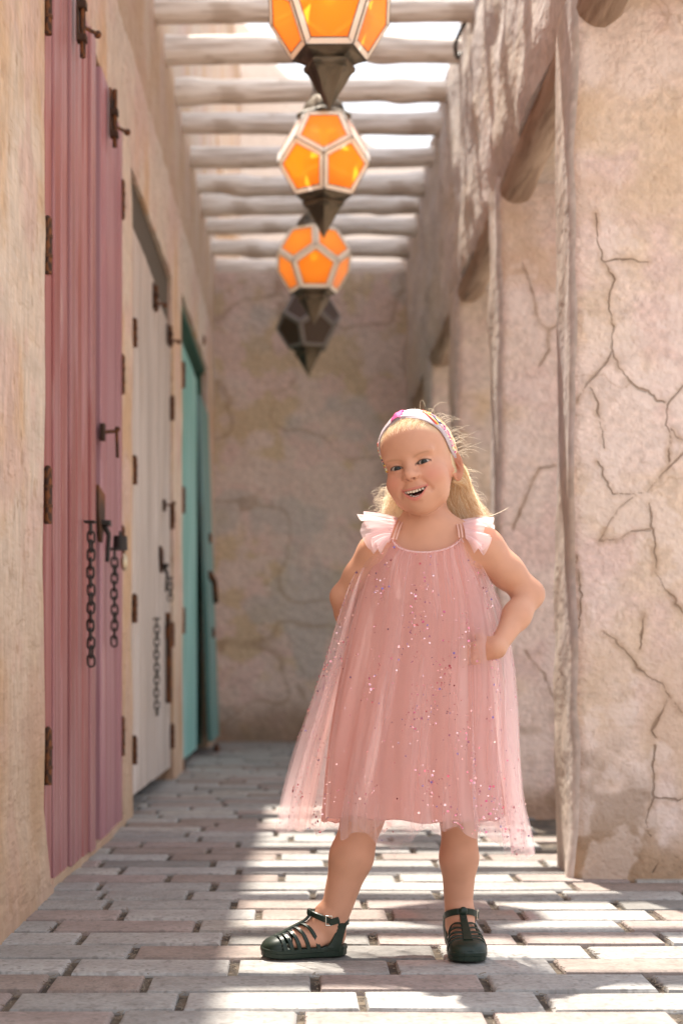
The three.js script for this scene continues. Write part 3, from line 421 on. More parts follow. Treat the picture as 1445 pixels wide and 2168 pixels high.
// ---------------------------------------------------------------- lanterns
{
  M.amber = phys({ color: lin(1.0, 0.37, 0.03), roughness: 0.84, transmission: 1, thickness: 0, ior: 1.45, map: colorTex(128, 128, (u, v) => { const n = fbm(u * 3, v * 3, 611, 4, 3, 3); return [255, 226 + 29 * n, 190 + 60 * n]; }) });
  M.frost = phys({ color: lin(0.97, 0.94, 0.91), roughness: 0.85, transmission: 0.42, thickness: 0, ior: 1.45 });
  M.amberShaded = phys({ color: lin(0.16, 0.075, 0.03), roughness: 0.5, transmission: 0.7, thickness: 0 }); M.frostShaded = phys({ color: lin(0.30, 0.26, 0.24), roughness: 0.7, transmission: 0.3, thickness: 0 });  // darker copies of amber and frost: the last lantern's shade put into colour
  M.lead = std({ color: lin(0.10, 0.085, 0.07), roughness: 0.55, metalness: 0.5 });
  M.tin = std({ map: colorTex(256, 256, (u, v) => mix3([112, 98, 80], [70, 62, 50], sstep(0.35, 0.7, fbm(u * 9, v * 9, 621, 4, 9, 9)))), bumpMap: grayTex(256, 256, (u, v) => fbm(u * 16, v * 16, 623, 3, 16, 16)), bumpScale: 0.004, roughness: 0.55, metalness: 0.55 });
  const a = 0.134, ri = 1.1135 * a, ap = 0.6882 * a, rp = 0.8507 * a, strip = 0.019, q1 = ap - strip;
  // one amber pentagon and one strip of the border, lying in the plane z = 0 with the shared edge towards -y
  const poly = (pts, th) => { const s = new THREE.Shape(pts.map((p) => new THREE.Vector2(p[0], p[1]))); return new THREE.ShapeGeometry(s).translate(0, 0, th); };
  const pent = (k) => [0, 1, 2, 3, 4].map((i) => { const t = -Math.PI / 2 + (36 + 72 * i) * Math.PI / 180; return [k * rp * Math.cos(t), k * rp * Math.sin(t)]; });
  const kin = q1 / ap, paneGeo = poly(pent(kin * 0.985), 0);
  const stripGeo = poly([[-rp * Math.sin(Math.PI / 5) * 0.985, -ap * 0.99], [rp * Math.sin(Math.PI / 5) * 0.985, -ap * 0.99], [rp * kin * Math.sin(Math.PI / 5) * 1.01, -q1 * 1.02], [-rp * kin * Math.sin(Math.PI / 5) * 1.01, -q1 * 1.02]], 0.002);
  const frames = [];                                          // where each face stands: position, turn
  for (let ring = 0; ring < 2; ring++) for (let i = 0; i < 5; i++) {
    const az = (i * 72 + ring * 36) * Math.PI / 180, el = (ring ? 1 : -1) * 26.565 * Math.PI / 180, n = V(Math.sin(az) * Math.cos(el), Math.sin(el), Math.cos(az) * Math.cos(el)), side = V(Math.cos(az), 0, -Math.sin(az)), up = n.clone().cross(side);
    const m = new THREE.Matrix4().makeBasis(ring ? side.clone().negate() : side, ring ? up.clone().negate() : up, n); m.setPosition(n.clone().multiplyScalar(ri)); frames.push(m);
  }
  const came = []; for (const m of frames) { const o = pent(1).map((p) => V(p[0], p[1], 0).applyMatrix4(m)), n = pent(kin).map((p) => V(p[0], p[1], 0.001).applyMatrix4(m)); for (let i = 0; i < 5; i++) { came.push(barGeo(o[i], o[(i + 1) % 5], 0.0026)); came.push(barGeo(n[i], n[(i + 1) % 5], 0.0019)); came.push(barGeo(o[i], n[i], 0.0019)); } }
  const cameGeo = mergeGeometries(came);
  const cone = (prof, turn) => { const g = new THREE.LatheGeometry(prof.map((p) => new THREE.Vector2(p[0], p[1])), 5, turn); return toCreasedNormals(g, 0.4); };
  const bottomGeo = cone([[0.001, -0.160], [0.010, -0.142], [0.066, -0.050], [0.072, -0.043], [0.079, -0.038], [0.081, -0.026], [0.074, -0.020], [rp * 0.90, -0.004], [rp * 0.98, 0.002], [0.0, 0.002]], Math.PI / 5);
  const topGeo = cone([[0, -0.002], [rp * 0.98, -0.002], [rp * 0.95, 0.012], [0.085, 0.03], [0.078, 0.05], [0.045, 0.085], [0.020, 0.10], [0.012, 0.115], [0.0, 0.118]], Math.PI / 5);
  const bandRing = tubeGeo([0, 1, 2, 3, 4, 5, 6, 7].map((i) => V(0.055 * Math.cos(i / 8 * 6.283), 0.055 * Math.sin(i / 8 * 6.283), 0)), 0.004, 24, 5, true);
  const labels = ['largest amber glass lantern, nearest the camera, only its lower half showing', 'amber and white glass lantern second from the front, with tin cone below', 'bright amber lantern third in the row, just above the dark lantern', 'dark unlit-looking lantern hanging last, in front of the back wall'];
  const place = [[697, 4.60, 235, 0], [685, 6.07, 505, 36], [664, 7.54, 689, 3], [653, 9.02, 797, 20]];
  const build = () => {
    const t = new THREE.Group();
    frames.forEach((m) => {
      const p = mesh('amber_pane', paneGeo, M.amber, t); p.applyMatrix4(m);
      for (let i = 0; i < 5; i++) { const s = mesh('glass_strip', stripGeo, M.frost, t); s.applyMatrix4(new THREE.Matrix4().multiplyMatrices(m, new THREE.Matrix4().makeRotationZ(i * 72 * Math.PI / 180))); }
    });
    mesh('lead_frame', cameGeo, M.lead, t);
    const b = mesh('bottom_cone', bottomGeo, M.tin, t); b.position.y = -ri; const c = mesh('top_cap', topGeo, M.tin, t); c.position.y = ri;
    mesh('ring', bandRing, M.tin, c).position.y = 0.145;
    return t;
  };
  const addedBulbMat = std({ color: 0xffffff, emissive: lin(1, 0.8, 0.5), emissiveIntensity: 0.8 });  // bulb and point light added inside the bright lanterns for their glow
  const proto = build(); const copies = [proto.clone(), proto.clone(), proto.clone()];
  place.forEach(([px, D, tip, deg], k) => {
    const t = k ? copies[k - 1] : proto; t.name = numbered('lantern'); t.userData = { label: labels[k], category: 'lantern', group: 'glass lanterns hanging down the middle of the alley' };
    if (k === 3) t.traverse((o) => { if (o.material === M.amber) o.material = M.amberShaded; if (o.material === M.frost) o.material = M.frostShaded; });
    if (k < 3) { const b = mesh('added_bulb', new THREE.SphereGeometry(0.02, 14, 10), addedBulbMat, t), l = new THREE.PointLight(new THREE.Color(1, 0.80, 0.52), 0.032); l.castShadow = true; b.position.y = l.position.y = 0.02; t.add(l); }
    const p = at(px, tip, D); t.position.set(p.x, p.y + ri + 0.160, -D); t.rotation.y = deg * Math.PI / 180 - Math.atan2(p.x, D); scene.add(t);
    t.userData.kind = 'thing'; const top = 3.29 - t.position.y, y0 = ri + 0.195, hang = new THREE.Group(); hang.name = 'hanging_chain'; t.add(hang);
    const n = Math.max(2, Math.floor((top - y0) / 0.036)); const lg = new THREE.TorusGeometry(0.014, 0.0035, 6, 12).scale(1, 1.7, 1);
    for (let i = 0; i <= n; i++) { const m = mesh('link', lg, M.iron, hang); m.position.y = y0 + i * (top - y0) / n; m.rotation.y = i % 2 ? 0 : Math.PI / 2; }
  });
}
// ---------------------------------------------------------------- the child
// signed distances in metres
const smin = (a, b, k) => { const h = Math.max(k - Math.abs(a - b), 0) / k; return Math.min(a, b) - h * h * k * 0.25; };
const smax = (a, b, k) => -smin(-a, -b, k);
const ell = (x, y, z, cx, cy, cz, rx, ry, rz) => { const a = (x - cx) / rx, b = (y - cy) / ry, c = (z - cz) / rz, k0 = Math.hypot(a, b, c), k1 = Math.hypot(a / rx, b / ry, c / rz); return k1 < 1e-9 ? -Math.min(rx, ry, rz) : k0 * (k0 - 1) / k1; };
function cone3(x, y, z, a, b, r1, r2) {                         // capsule whose radius runs from r1 to r2
  const ax = b.x - a.x, ay = b.y - a.y, az = b.z - a.z, px = x - a.x, py = y - a.y, pz = z - a.z, l2 = ax * ax + ay * ay + az * az;
  const t = clamp((px * ax + py * ay + pz * az) / l2); return Math.hypot(px - ax * t, py - ay * t, pz - az * t) - lerp(r1, r2, t);
}
function surfaceNets(f, lo, hi, cell) {                          // mesh of f = 0, evaluated only near the surface
  const n = [0, 1, 2].map((i) => Math.ceil((hi[i] - lo[i]) / cell) + 1), B = 6, at3 = (i, j, k) => (k * n[1] + j) * n[0] + i, val = new Float32Array(n[0] * n[1] * n[2]).fill(9);
  const diag = B * cell * Math.sqrt(3) * 0.62;
  for (let k = 0; k < n[2]; k += B) for (let j = 0; j < n[1]; j += B) for (let i = 0; i < n[0]; i += B) {
    const c = f(lo[0] + (i + B / 2) * cell, lo[1] + (j + B / 2) * cell, lo[2] + (k + B / 2) * cell), far = Math.abs(c) > diag + 0.010;
    for (let c3 = k; c3 < Math.min(k + B, n[2]); c3++) for (let c2 = j; c2 < Math.min(j + B, n[1]); c2++) for (let c1 = i; c1 < Math.min(i + B, n[0]); c1++) val[at3(c1, c2, c3)] = far ? c : f(lo[0] + c1 * cell, lo[1] + c2 * cell, lo[2] + c3 * cell);
  }
  const vid = new Int32Array(val.length).fill(-1), pos = [], nor = [], idx = [];
  for (let k = 0; k < n[2] - 1; k++) for (let j = 0; j < n[1] - 1; j++) for (let i = 0; i < n[0] - 1; i++) {
    let mask = 0, sx = 0, sy = 0, sz = 0, m = 0; const v = [];
    for (let c = 0; c < 8; c++) { const q = val[at3(i + (c & 1), j + ((c >> 1) & 1), k + (c >> 2))]; v.push(q); if (q < 0) mask |= 1 << c; }
    if (mask === 0 || mask === 255) continue;
    for (let c = 0; c < 8; c++) for (let ax = 0; ax < 3; ax++) { const c2 = c | (1 << ax); if (c2 === c || (v[c] < 0) === (v[c2] < 0)) continue; const t = v[c] / (v[c] - v[c2]); sx += (c & 1) + (ax === 0 ? t : 0); sy += ((c >> 1) & 1) + (ax === 1 ? t : 0); sz += (c >> 2) + (ax === 2 ? t : 0); m++; }
    const x = lo[0] + (i + sx / m) * cell, y = lo[1] + (j + sy / m) * cell, z = lo[2] + (k + sz / m) * cell, e = cell * 0.5;
    const gx = f(x + e, y, z) - f(x - e, y, z), gy = f(x, y + e, z) - f(x, y - e, z), gz = f(x, y, z + e) - f(x, y, z - e), l = Math.hypot(gx, gy, gz) || 1;
    vid[at3(i, j, k)] = pos.length / 3; pos.push(x, y, z); nor.push(gx / l, gy / l, gz / l);
  }
  for (let k = 1; k < n[2] - 1; k++) for (let j = 1; j < n[1] - 1; j++) for (let i = 1; i < n[0] - 1; i++) {
    const s = val[at3(i, j, k)] < 0;
    const face = (a, b, c, d, flip) => { if (a < 0 || b < 0 || c < 0 || d < 0) return; flip ? idx.push(a, c, b, a, d, c) : idx.push(a, b, c, a, c, d); };
    if (s !== val[at3(i + 1, j, k)] < 0) face(vid[at3(i, j - 1, k - 1)], vid[at3(i, j, k - 1)], vid[at3(i, j, k)], vid[at3(i, j - 1, k)], !s);
    if (s !== val[at3(i, j + 1, k)] < 0) face(vid[at3(i - 1, j, k - 1)], vid[at3(i - 1, j, k)], vid[at3(i, j, k)], vid[at3(i, j, k - 1)], !s);
    if (s !== val[at3(i, j, k + 1)] < 0) face(vid[at3(i - 1, j - 1, k)], vid[at3(i, j - 1, k)], vid[at3(i, j, k)], vid[at3(i - 1, j, k)], !s);
  }
  return { pos, nor, idx };
}
const GD = 3.04, P = (px, py, dz = 0) => at(px, py, GD - dz);     // a point of the child: pixel and distance in front of her middle
// head frame: x to her left (right in the picture), y up, z out of the face; 0 lies between the ears at eye height
const HEADM = new THREE.Matrix4().compose(P(889, 986, -0.012), new THREE.Quaternion().setFromEuler(new THREE.Euler(0.03, -0.385, 0.215, 'ZYX')), V(1, 1, 1)), HEADI = HEADM.clone().invert(), hi_ = HEADI.elements;
const headLocal = (x, y, z) => [hi_[0] * x + hi_[4] * y + hi_[8] * z + hi_[12], hi_[1] * x + hi_[5] * y + hi_[9] * z + hi_[13], hi_[2] * x + hi_[6] * y + hi_[10] * z + hi_[14]];
const lipUp = (x) => -0.0475 + 4.0 * x * x, lipLow = (x) => -0.0608 + 27.5 * x * x, MOUTHW = 0.0243;   // inner edges of the smiling lips
const EYEX = 0.0272, EYEY = 0.000, EYEZ = 0.0585, EYER = 0.0125;
const v3 = (x, y, z) => ({ x, y, z });
function skullSDF(x, y, z) {
  let d = ell(x, y, z, 0, 0.020, -0.014, 0.0648, 0.085, 0.089);
  d = smin(d, ell(x, y, z, 0, 0.040, 0.028, 0.060, 0.048, 0.050), 0.02);
  d = smin(d, ell(x, y, z, 0, -0.035, 0.018, 0.0500, 0.057, 0.055), 0.025);
  return d;
}
const lipPts = []; for (let i = 0; i <= 12; i++) { const t = -1 + i / 6; lipPts.push(t * MOUTHW); }
function headSDF(x, y, z) {
  let d = skullSDF(x, y, z); if (d > 0.05 || d < -0.04) return d - 0.012;
  const ax = Math.abs(x);
  d = smin(d, ell(ax, y, z, 0.0350, -0.029, 0.0465, 0.0245, 0.0215, 0.0225), 0.022);     // cheeks, lifted by the smile
  d = smin(d, ell(ax, y, z, 0.026, -0.057, 0.032, 0.0245, 0.025, 0.028), 0.02);           // jowl
  d = smin(d, ell(x, y, z, 0, -0.0800, 0.050, 0.0195, 0.0150, 0.018), 0.022);             // chin
  d = smin(d, ell(x, y, z, 0, -0.054, 0.058, 0.025, 0.020, 0.0170), 0.018);              // muzzle
  d = smax(d, -ell(ax, y, z, 0.0255, 0.003, 0.0865, 0.0185, 0.0125, 0.0155), 0.014);       // eye sockets
  d = smin(d, ell(ax, y, z, 0.028, 0.0195, 0.064, 0.021, 0.0065, 0.0075), 0.014);        // brow ridge
  d = smin(d, cone3(x, y, z, v3(0, 0.005, 0.066), v3(0, -0.016, 0.0815), 0.0075, 0.0085), 0.014);   // nose
  d = smin(d, Math.hypot(x, y + 0.0190, z - 0.0845) - 0.0092, 0.008);
  d = smin(d, ell(ax, y, z, 0.0102, -0.0215, 0.0765, 0.0070, 0.0058, 0.0075), 0.006);
  d = smax(d, -(ell(ax, y, z, 0.0056, -0.0270, 0.0835, 0.0034, 0.0036, 0.0046)), 0.002);
  d = smax(d, -cone3(ax, y, z, v3(0.0175, -0.031, 0.0765), v3(0.0310, -0.052, 0.0680), 0.0020, 0.0020), 0.009);   // smile folds
  // eyelids over the ball, then the narrow opening
  const ex = ax - EYEX, ey = y - EYEY - 0.06 * (x > 0 ? ex : ex), ez = z - EYEZ, lid = Math.hypot(ex, y - EYEY, ez) - (EYER + 0.0016);
  d = smin(d, lid, 0.004);
  if (z > 0.05 && Math.abs(ex) < 0.02 && Math.abs(ey) < 0.02) {
    const q = 1 - (ex / 0.0130) ** 2, up = 0.0043 * q, lo = -0.0028 * q, open = Math.max(ey - up, lo - ey, Math.abs(ex) - 0.0130);
    d = smax(d, -Math.max(open * 0.9, 0.061 - z), 0.0012);
  }
  d = smax(d, -ell(x, y, z, 0, -0.0722, 0.0795, 0.0125, 0.0040, 0.0060), 0.006);   // crease over the chin
  // lips and the open mouth
  if (z > 0.02 && y < -0.02 && y > -0.09 && ax < 0.04) {
    let l = 9; const zl = (t) => 0.0745 - 19.0 * t * t;
    for (let i = 0; i < lipPts.length - 1; i++) {
      const a = lipPts[i], b = lipPts[i + 1], e = 1 - (((a + b) / 2) / MOUTHW) ** 2;
      l = Math.min(l, cone3(x, y, z, v3(a, lipUp(a) + 0.0015, zl(a)), v3(b, lipUp(b) + 0.0015, zl(b)), 0.0024 + 0.0012 * e, 0.0024 + 0.0012 * e), cone3(x, y, z, v3(a, lipLow(a) - 0.0025, zl(a) - 0.001), v3(b, lipLow(b) - 0.0025, zl(b) - 0.001), 0.0022 + 0.0024 * e, 0.0022 + 0.0024 * e));
    }
    d = smin(d, l, 0.006);
    const m = Math.max(y - lipUp(x), lipLow(x) - y, ax - MOUTHW); d = smax(d, -Math.max(m, 0.038 + 0 * ax - z), 0.0022);
  }
  // ears
  if (ax > 0.045) {
    const qx = ax - 0.0662, qz = z + 0.014, t = 0.83 * qx + 0.56 * qz, u = -0.56 * qx + 0.83 * qz, w = y + 0.015 + 0.12 * u;   // out of the ear, towards the face, up
    let e = ell(t, w, u, 0, 0, 0, 0.0075, 0.0285, 0.0170);
    e = smax(e, -ell(t, w, u, 0.0080, 0.001, 0.0025, 0.0082, 0.0190, 0.0098), 0.003);
    e = smax(e, -ell(t, w, u, 0.0080, 0.0125, -0.003, 0.0052, 0.0100, 0.0090), 0.003);
    e = smin(e, cone3(t, w, u, v3(0.002, 0.010, 0.004), v3(0.0025, -0.008, -0.0045), 0.0022, 0.0028), 0.003);
    e = smin(e, ell(t, w, u, 0.001, -0.0225, 0.003, 0.0050, 0.0085, 0.0080), 0.005);
    e = smin(e, ell(t, w, u, 0.003, -0.006, 0.0125, 0.0036, 0.0060, 0.0036), 0.003);
    d = smin(d, e, 0.006);
  }
  return d;
}
const J = { neck0: P(903, 1152, -0.040), neck1: P(905, 1060, -0.066), lsh: P(797, 1172, -0.03), rsh: P(1022, 1160, -0.03), lel: P(727, 1264, -0.065), lwr: P(752, 1352, -0.115), rel: P(1120, 1258, -0.045), rwr: P(1050, 1374, 0.066),
  lhip: P(838, 1500, -0.02), rhip: P(958, 1500, -0.03), lkn: P(768, 1728, 0.0), rkn: P(972, 1730, -0.02), lan: P(703, 1955, 0.005), ran: P(969, 1957, -0.055) };
const midp = (a, b, t) => ({ x: lerp(a.x, b.x, t), y: lerp(a.y, b.y, t), z: lerp(a.z, b.z, t) });
const limb = (a, b, c, s, t) => [a, midp(a, b, s), b, midp(b, c, t), c];
const limbR = (x, y, z, p, r) => smin(smin(cone3(x, y, z, p[0], p[1], r[0], r[1]), cone3(x, y, z, p[1], p[2], r[1], r[2]), 0.02), smin(cone3(x, y, z, p[2], p[3], r[2], r[3]), cone3(x, y, z, p[3], p[4], r[3], r[4]), 0.02), 0.016);
// hands: on the picture's right the fingers go round the hip, thumb forward; the left one lies on the back of the hip
function handBones(w, dir, across, back) {                        // wrist, towards the fingers, towards the little finger, back of the hand
  const o = [], q = (l, s, b) => v3(w.x + dir.x * l + across.x * s + back.x * b, w.y + dir.y * l + across.y * s + back.y * b, w.z + dir.z * l + across.z * s + back.z * b);
  o.push([q(0.0, 0, 0), q(0.040, -0.010, 0), 0.0165, 0.0125], [q(0.0, 0, 0), q(0.038, 0.011, 0), 0.0165, 0.0120]);
  [[-0.0165, 0.036], [-0.0055, 0.040], [0.0060, 0.037], [0.0165, 0.029]].forEach(([s, l], i) => { const k = q(0.042 - Math.abs(i - 1) * 0.002, s, 0), m = q(0.042 + l * 0.45, s * 1.05, -0.006), e = q(0.042 + l * 0.72, s * 1.05, -0.019), t = q(0.042 + l * 0.78, s * 1.02, -0.031); o.push([k, m, 0.0068, 0.0062], [m, e, 0.0062, 0.0056], [e, t, 0.0056, 0.0050]); });
  const b0 = q(0.010, -0.014, -0.004), b1 = q(0.030, -0.029, -0.012), b2 = q(0.046, -0.032, -0.020); o.push([b0, b1, 0.0085, 0.0070], [b1, b2, 0.0070, 0.0058]); return o;
}
const ARML = limb(J.lsh, J.lel, J.lwr, 0.5, 0.4), ARMR = limb(J.rsh, J.rel, J.rwr, 0.5, 0.4), LEGL = limb(J.lhip, J.lkn, J.lan, 0.5, 0.38), LEGR = limb(J.rhip, J.rkn, J.ran, 0.5, 0.38), TRAP = [P(838, 1141, -0.04), P(890, 1108, -0.036), P(985, 1136, -0.04), P(900, 1108, -0.036)];
const nrm = (x, y, z) => { const l = Math.hypot(x, y, z); return v3(x / l, y / l, z / l); };
const HANDS = [...handBones(J.rwr, nrm(-0.92, -0.18, -0.34), nrm(-0.20, -0.97, 0.02), nrm(0.38, -0.06, 0.92)), ...handBones(J.lwr, nrm(0.86, -0.35, -0.1), nrm(-0.3, -0.9, 0.1), nrm(-0.1, 0, -1))];
// feet: heel place, direction of the toes
const FEET = [{ heel: V((733 - CX) / F * 3.03, 0, -3.045), dir: V(-0.985, 0, 0.17).normalize() }, { heel: V((971 - CX) / F * 3.10, 0, -3.118), dir: V(0.04, 0, 1).normalize() }];
FEET.forEach((f, i) => { f.side = V(-f.dir.z, 0, f.dir.x).multiplyScalar(i ? 1 : -1); f.side = V(0, 1, 0).cross(f.dir); f.m = new THREE.Matrix4().makeBasis(f.side, V(0, 1, 0), f.dir).setPosition(f.heel); f.i = f.m.clone().invert(); });
const FOOTL = 0.165;
function footSDF(X, Y, Z) {                                       // foot space: x across, y up, z from heel to toe
  let d = cone3(X, Y, Z, v3(0, 0.040, 0.030), v3(0, 0.075, 0.040), 0.0235, 0.0265);
  d = smin(d, Math.hypot(X, Y - 0.037, Z - 0.024) - 0.0225, 0.01);
  d = smin(d, cone3(X, Y, Z, v3(0, 0.055, 0.045), v3(0, 0.036, 0.100), 0.0235, 0.0185), 0.014);
  d = smin(d, cone3(X, Y, Z, v3(-0.012, 0.031, 0.060), v3(-0.014, 0.030, 0.108), 0.017, 0.0160), 0.012);
  d = smin(d, cone3(X, Y, Z, v3(0.012, 0.031, 0.060), v3(0.014, 0.030, 0.108), 0.017, 0.0160), 0.012);
  for (let i = 0; i < 5; i++) { const x = -0.023 + i * 0.0115; d = smin(d, cone3(X, Y, Z, v3(x * 0.9, 0.028, 0.108), v3(x, 0.026, 0.136 - 0.0035 * (i - 1.6) ** 2 * 0.8), 0.0085, 0.0072), 0.005); }
  return smax(d, 0.0185 - Y, 0.004);
}
function bodySDF(x, y, z) {
  let d;
  // trunk, kept inside the dress
  d = ell(x, y, z, J.neck0.x + 0.005, 0.70, -3.075, 0.098, 0.10, 0.066);
  d = smin(d, ell(x, y, z, 0.228, 0.55, -3.075, 0.088, 0.12, 0.066), 0.05);
  d = smin(d, ell(x, y, z, 0.226, 0.455, -3.075, 0.098, 0.075, 0.074), 0.04);
  d = smin(d, cone3(x, y, z, J.lsh, J.rsh, 0.036, 0.036), 0.035);
  d = smin(d, cone3(x, y, z, J.neck0, J.neck1, 0.0410, 0.0370), 0.03);
  d = smin(d, cone3(x, y, z, TRAP[0], TRAP[1], 0.027, 0.034), 0.03); d = smin(d, cone3(x, y, z, TRAP[2], TRAP[3], 0.027, 0.034), 0.03);
  const la = limbR(x, y, z, ARML, [0.0335, 0.0285, 0.0245, 0.0240, 0.0180]), ra = limbR(x, y, z, ARMR, [0.0370, 0.0310, 0.0268, 0.0250, 0.0165]);
  d = smin(d, la, 0.022); d = smin(d, ra, 0.022);
  if (y > 0.36 && y < 0.75) { let h = 9; for (const b of HANDS) { const q = cone3(x, y, z, b[0], b[1], b[2], b[3]); h = smin(h, q, 0.004); } d = smin(d, h, 0.010); }
  if (y < 0.60) {
    const ll = limbR(x, y, z, LEGL, [0.058, 0.048, 0.0390, 0.0390, 0.0262]), rl = limbR(x, y, z, LEGR, [0.056, 0.046, 0.0360, 0.0345, 0.0245]);
    let legs = smin(ll, rl, 0.012);
    if (y < 0.16) for (const f of FEET) { const e = f.i.elements, X = e[0] * x + e[4] * y + e[8] * z + e[12], Z = e[2] * x + e[6] * y + e[10] * z + e[14]; legs = smin(legs, footSDF(X, y, Z), 0.012); }
    d = smin(d, legs, 0.02);
  }
  if (y > 0.80) { const q = headLocal(x, y, z); d = smin(d, headSDF(q[0], q[1], q[2]), 0.004); }
  return d;
}
// skin tone, with the marks that stay where they are: lips, cheeks, brows, lashes, hair roots; nostril and under-eye shade painted in
const SKIN = [0.515, 0.262, 0.168];
function skinAt(x, y, z) {
  const n = fbm(x * 60, y * 60, z * 60, 3); let c = SKIN.map((s, i) => s * (0.93 + 0.14 * n));
  if (y < 0.80) { const k = sstep(0.55, 0.72, fbm(x * 18 + 4, y * 18, z * 18, 3)); return mix3(c, [0.55, 0.26, 0.17], 0.30 * k); }
  const [hx, hy, hz] = headLocal(x, y, z), ax = Math.abs(hx);
  if (ax > 0.063 && hz > -0.05 && hz < 0.02) { const u = -0.56 * (ax - 0.0662) + 0.83 * (hz + 0.014), w = hy + 0.015; c = mix3(c, [0.60, 0.24, 0.15], 0.5); c = mix3(c, [0.40, 0.12, 0.07], 0.75 * Math.exp(-((((u - 0.0025) / 0.0075) ** 2) + ((w - 0.0) / 0.014) ** 2))); }
  if (hz > 0) {
    c = mix3(c, [0.56, 0.21, 0.15], 0.6 * Math.exp(-(((ax - 0.040) / 0.019) ** 2 + ((hy + 0.026) / 0.017) ** 2)));
    c = mix3(c, [0.60, 0.27, 0.19], 0.35 * Math.exp(-((hx / 0.010) ** 2 + ((hy + 0.024) / 0.010) ** 2)));
    // lips
    if (ax < MOUTHW + 0.004 && hz > 0.045) {
      const q = Math.sqrt(Math.max(0, 1 - (hx / (MOUTHW + 0.003)) ** 2)), up = hy - lipUp(hx), lo = lipLow(hx) - hy;
      if (up > -0.002 && up < 0.0075) c = mix3(c, [0.46, 0.16, 0.125], (1 - sstep(0.0032 * q + 0.0008, 0.0052 * q + 0.0014, up)) * 0.85);
      if (lo > -0.002 && lo < 0.010) c = mix3(c, [0.52, 0.165, 0.13], (1 - sstep(0.0052 * q, 0.0082 * q + 0.001, lo)) * 0.9);
      const inside = Math.min(-up, -lo); if (inside > 0 && hz < 0.0685 - 13 * hx * hx) c = mix3(c, [0.10, 0.018, 0.016], sstep(0.0002, 0.0022, inside));
    }
    if (Math.max(Math.abs(hx), 0) < MOUTHW && hy < lipUp(hx) - 0.0005 && hy > lipLow(hx) + 0.0005 && hz < 0.062) c = [0.12, 0.022, 0.02];
    c = mix3(c, [0.20, 0.07, 0.05], 0.8 * Math.exp(-(((ax - 0.0058) / 0.0026) ** 2 + ((hy + 0.0265) / 0.0020) ** 2)) * sstep(0.07, 0.078, hz));  // nostrils: shade painted into the skin colour
    // brows and lash lines
    const ex = ax - EYEX, ey = hy - EYEY - 0.06 * ex;
    if (hz > 0.04) {
      const b = ey - (0.0170 - 9 * (ex - 0.002) ** 2 + 0.06 * ex), s = sstep(-0.019, -0.010, ex) * (1 - sstep(0.013, 0.020, ex)); c = mix3(c, [0.33, 0.17, 0.09], 0.6 * s * Math.exp(-((b / 0.0021) ** 2)));
      const q = 1 - (ex / 0.0130) ** 2, u = ey - 0.0043 * q, w = ey + 0.0028 * q;
      if (Math.abs(ex) < 0.0150) { c = mix3(c, [0.045, 0.028, 0.02], 0.96 * Math.exp(-(((u - 0.0004) / 0.0019) ** 2)) * (q > -0.5 ? 1 : 0.4)); c = mix3(c, [0.28, 0.14, 0.10], 0.85 * Math.exp(-(((w + 0.0003) / 0.0013) ** 2)) * (q > -0.3 ? 1 : 0.3)); }
      c = mix3(c, [0.50, 0.22, 0.15], 0.35 * Math.exp(-(((ey + 0.007) / 0.004) ** 2 + (ex / 0.012) ** 2)));  // faint fold under the eye, its shading painted into the skin
    }
  }
  // fair down and roots above the hairline
  const line = 0.066 - 7.5 * ax * ax, up = hy - line - 0.02 * (hz < 0.03 ? (0.03 - hz) / 0.03 : 0) + 0.003 * (n - 0.5);
  c = mix3(c, [0.60, 0.43, 0.26], 0.75 * sstep(-0.004, 0.012, hy - (0.067 - 5.5 * ax * ax)) * (hz > 0.0 ? 1 : 0));
  c = mix3(c, [0.52, 0.36, 0.22], 0.6 * sstep(0.030, 0.006, hz) * sstep(0.0, 0.02, hy) * sstep(0.05, 0.062, ax));
  if (hz < 0.0 && hy > -0.03 && !(ax > 0.066 && hy < 0.025 && hz > -0.035)) c = [0.56, 0.40, 0.24];
  return c;
}
const child = thing('person', 'small fair-haired child in a sparkling pink tulle dress, smiling, hands on hips', 'person');
M.skin = phys({ color: 0xffffff, vertexColors: true, roughness: 0.52, specularIntensity: 0.55, sheen: 0.25, sheenColor: lin(1, 0.8, 0.7), sheenRoughness: 0.5 });
M.earSkin = phys({ color: 0xffffff, vertexColors: true, roughness: 0.95, specularIntensity: 0.3, transmission: 0.30, thickness: 0 });
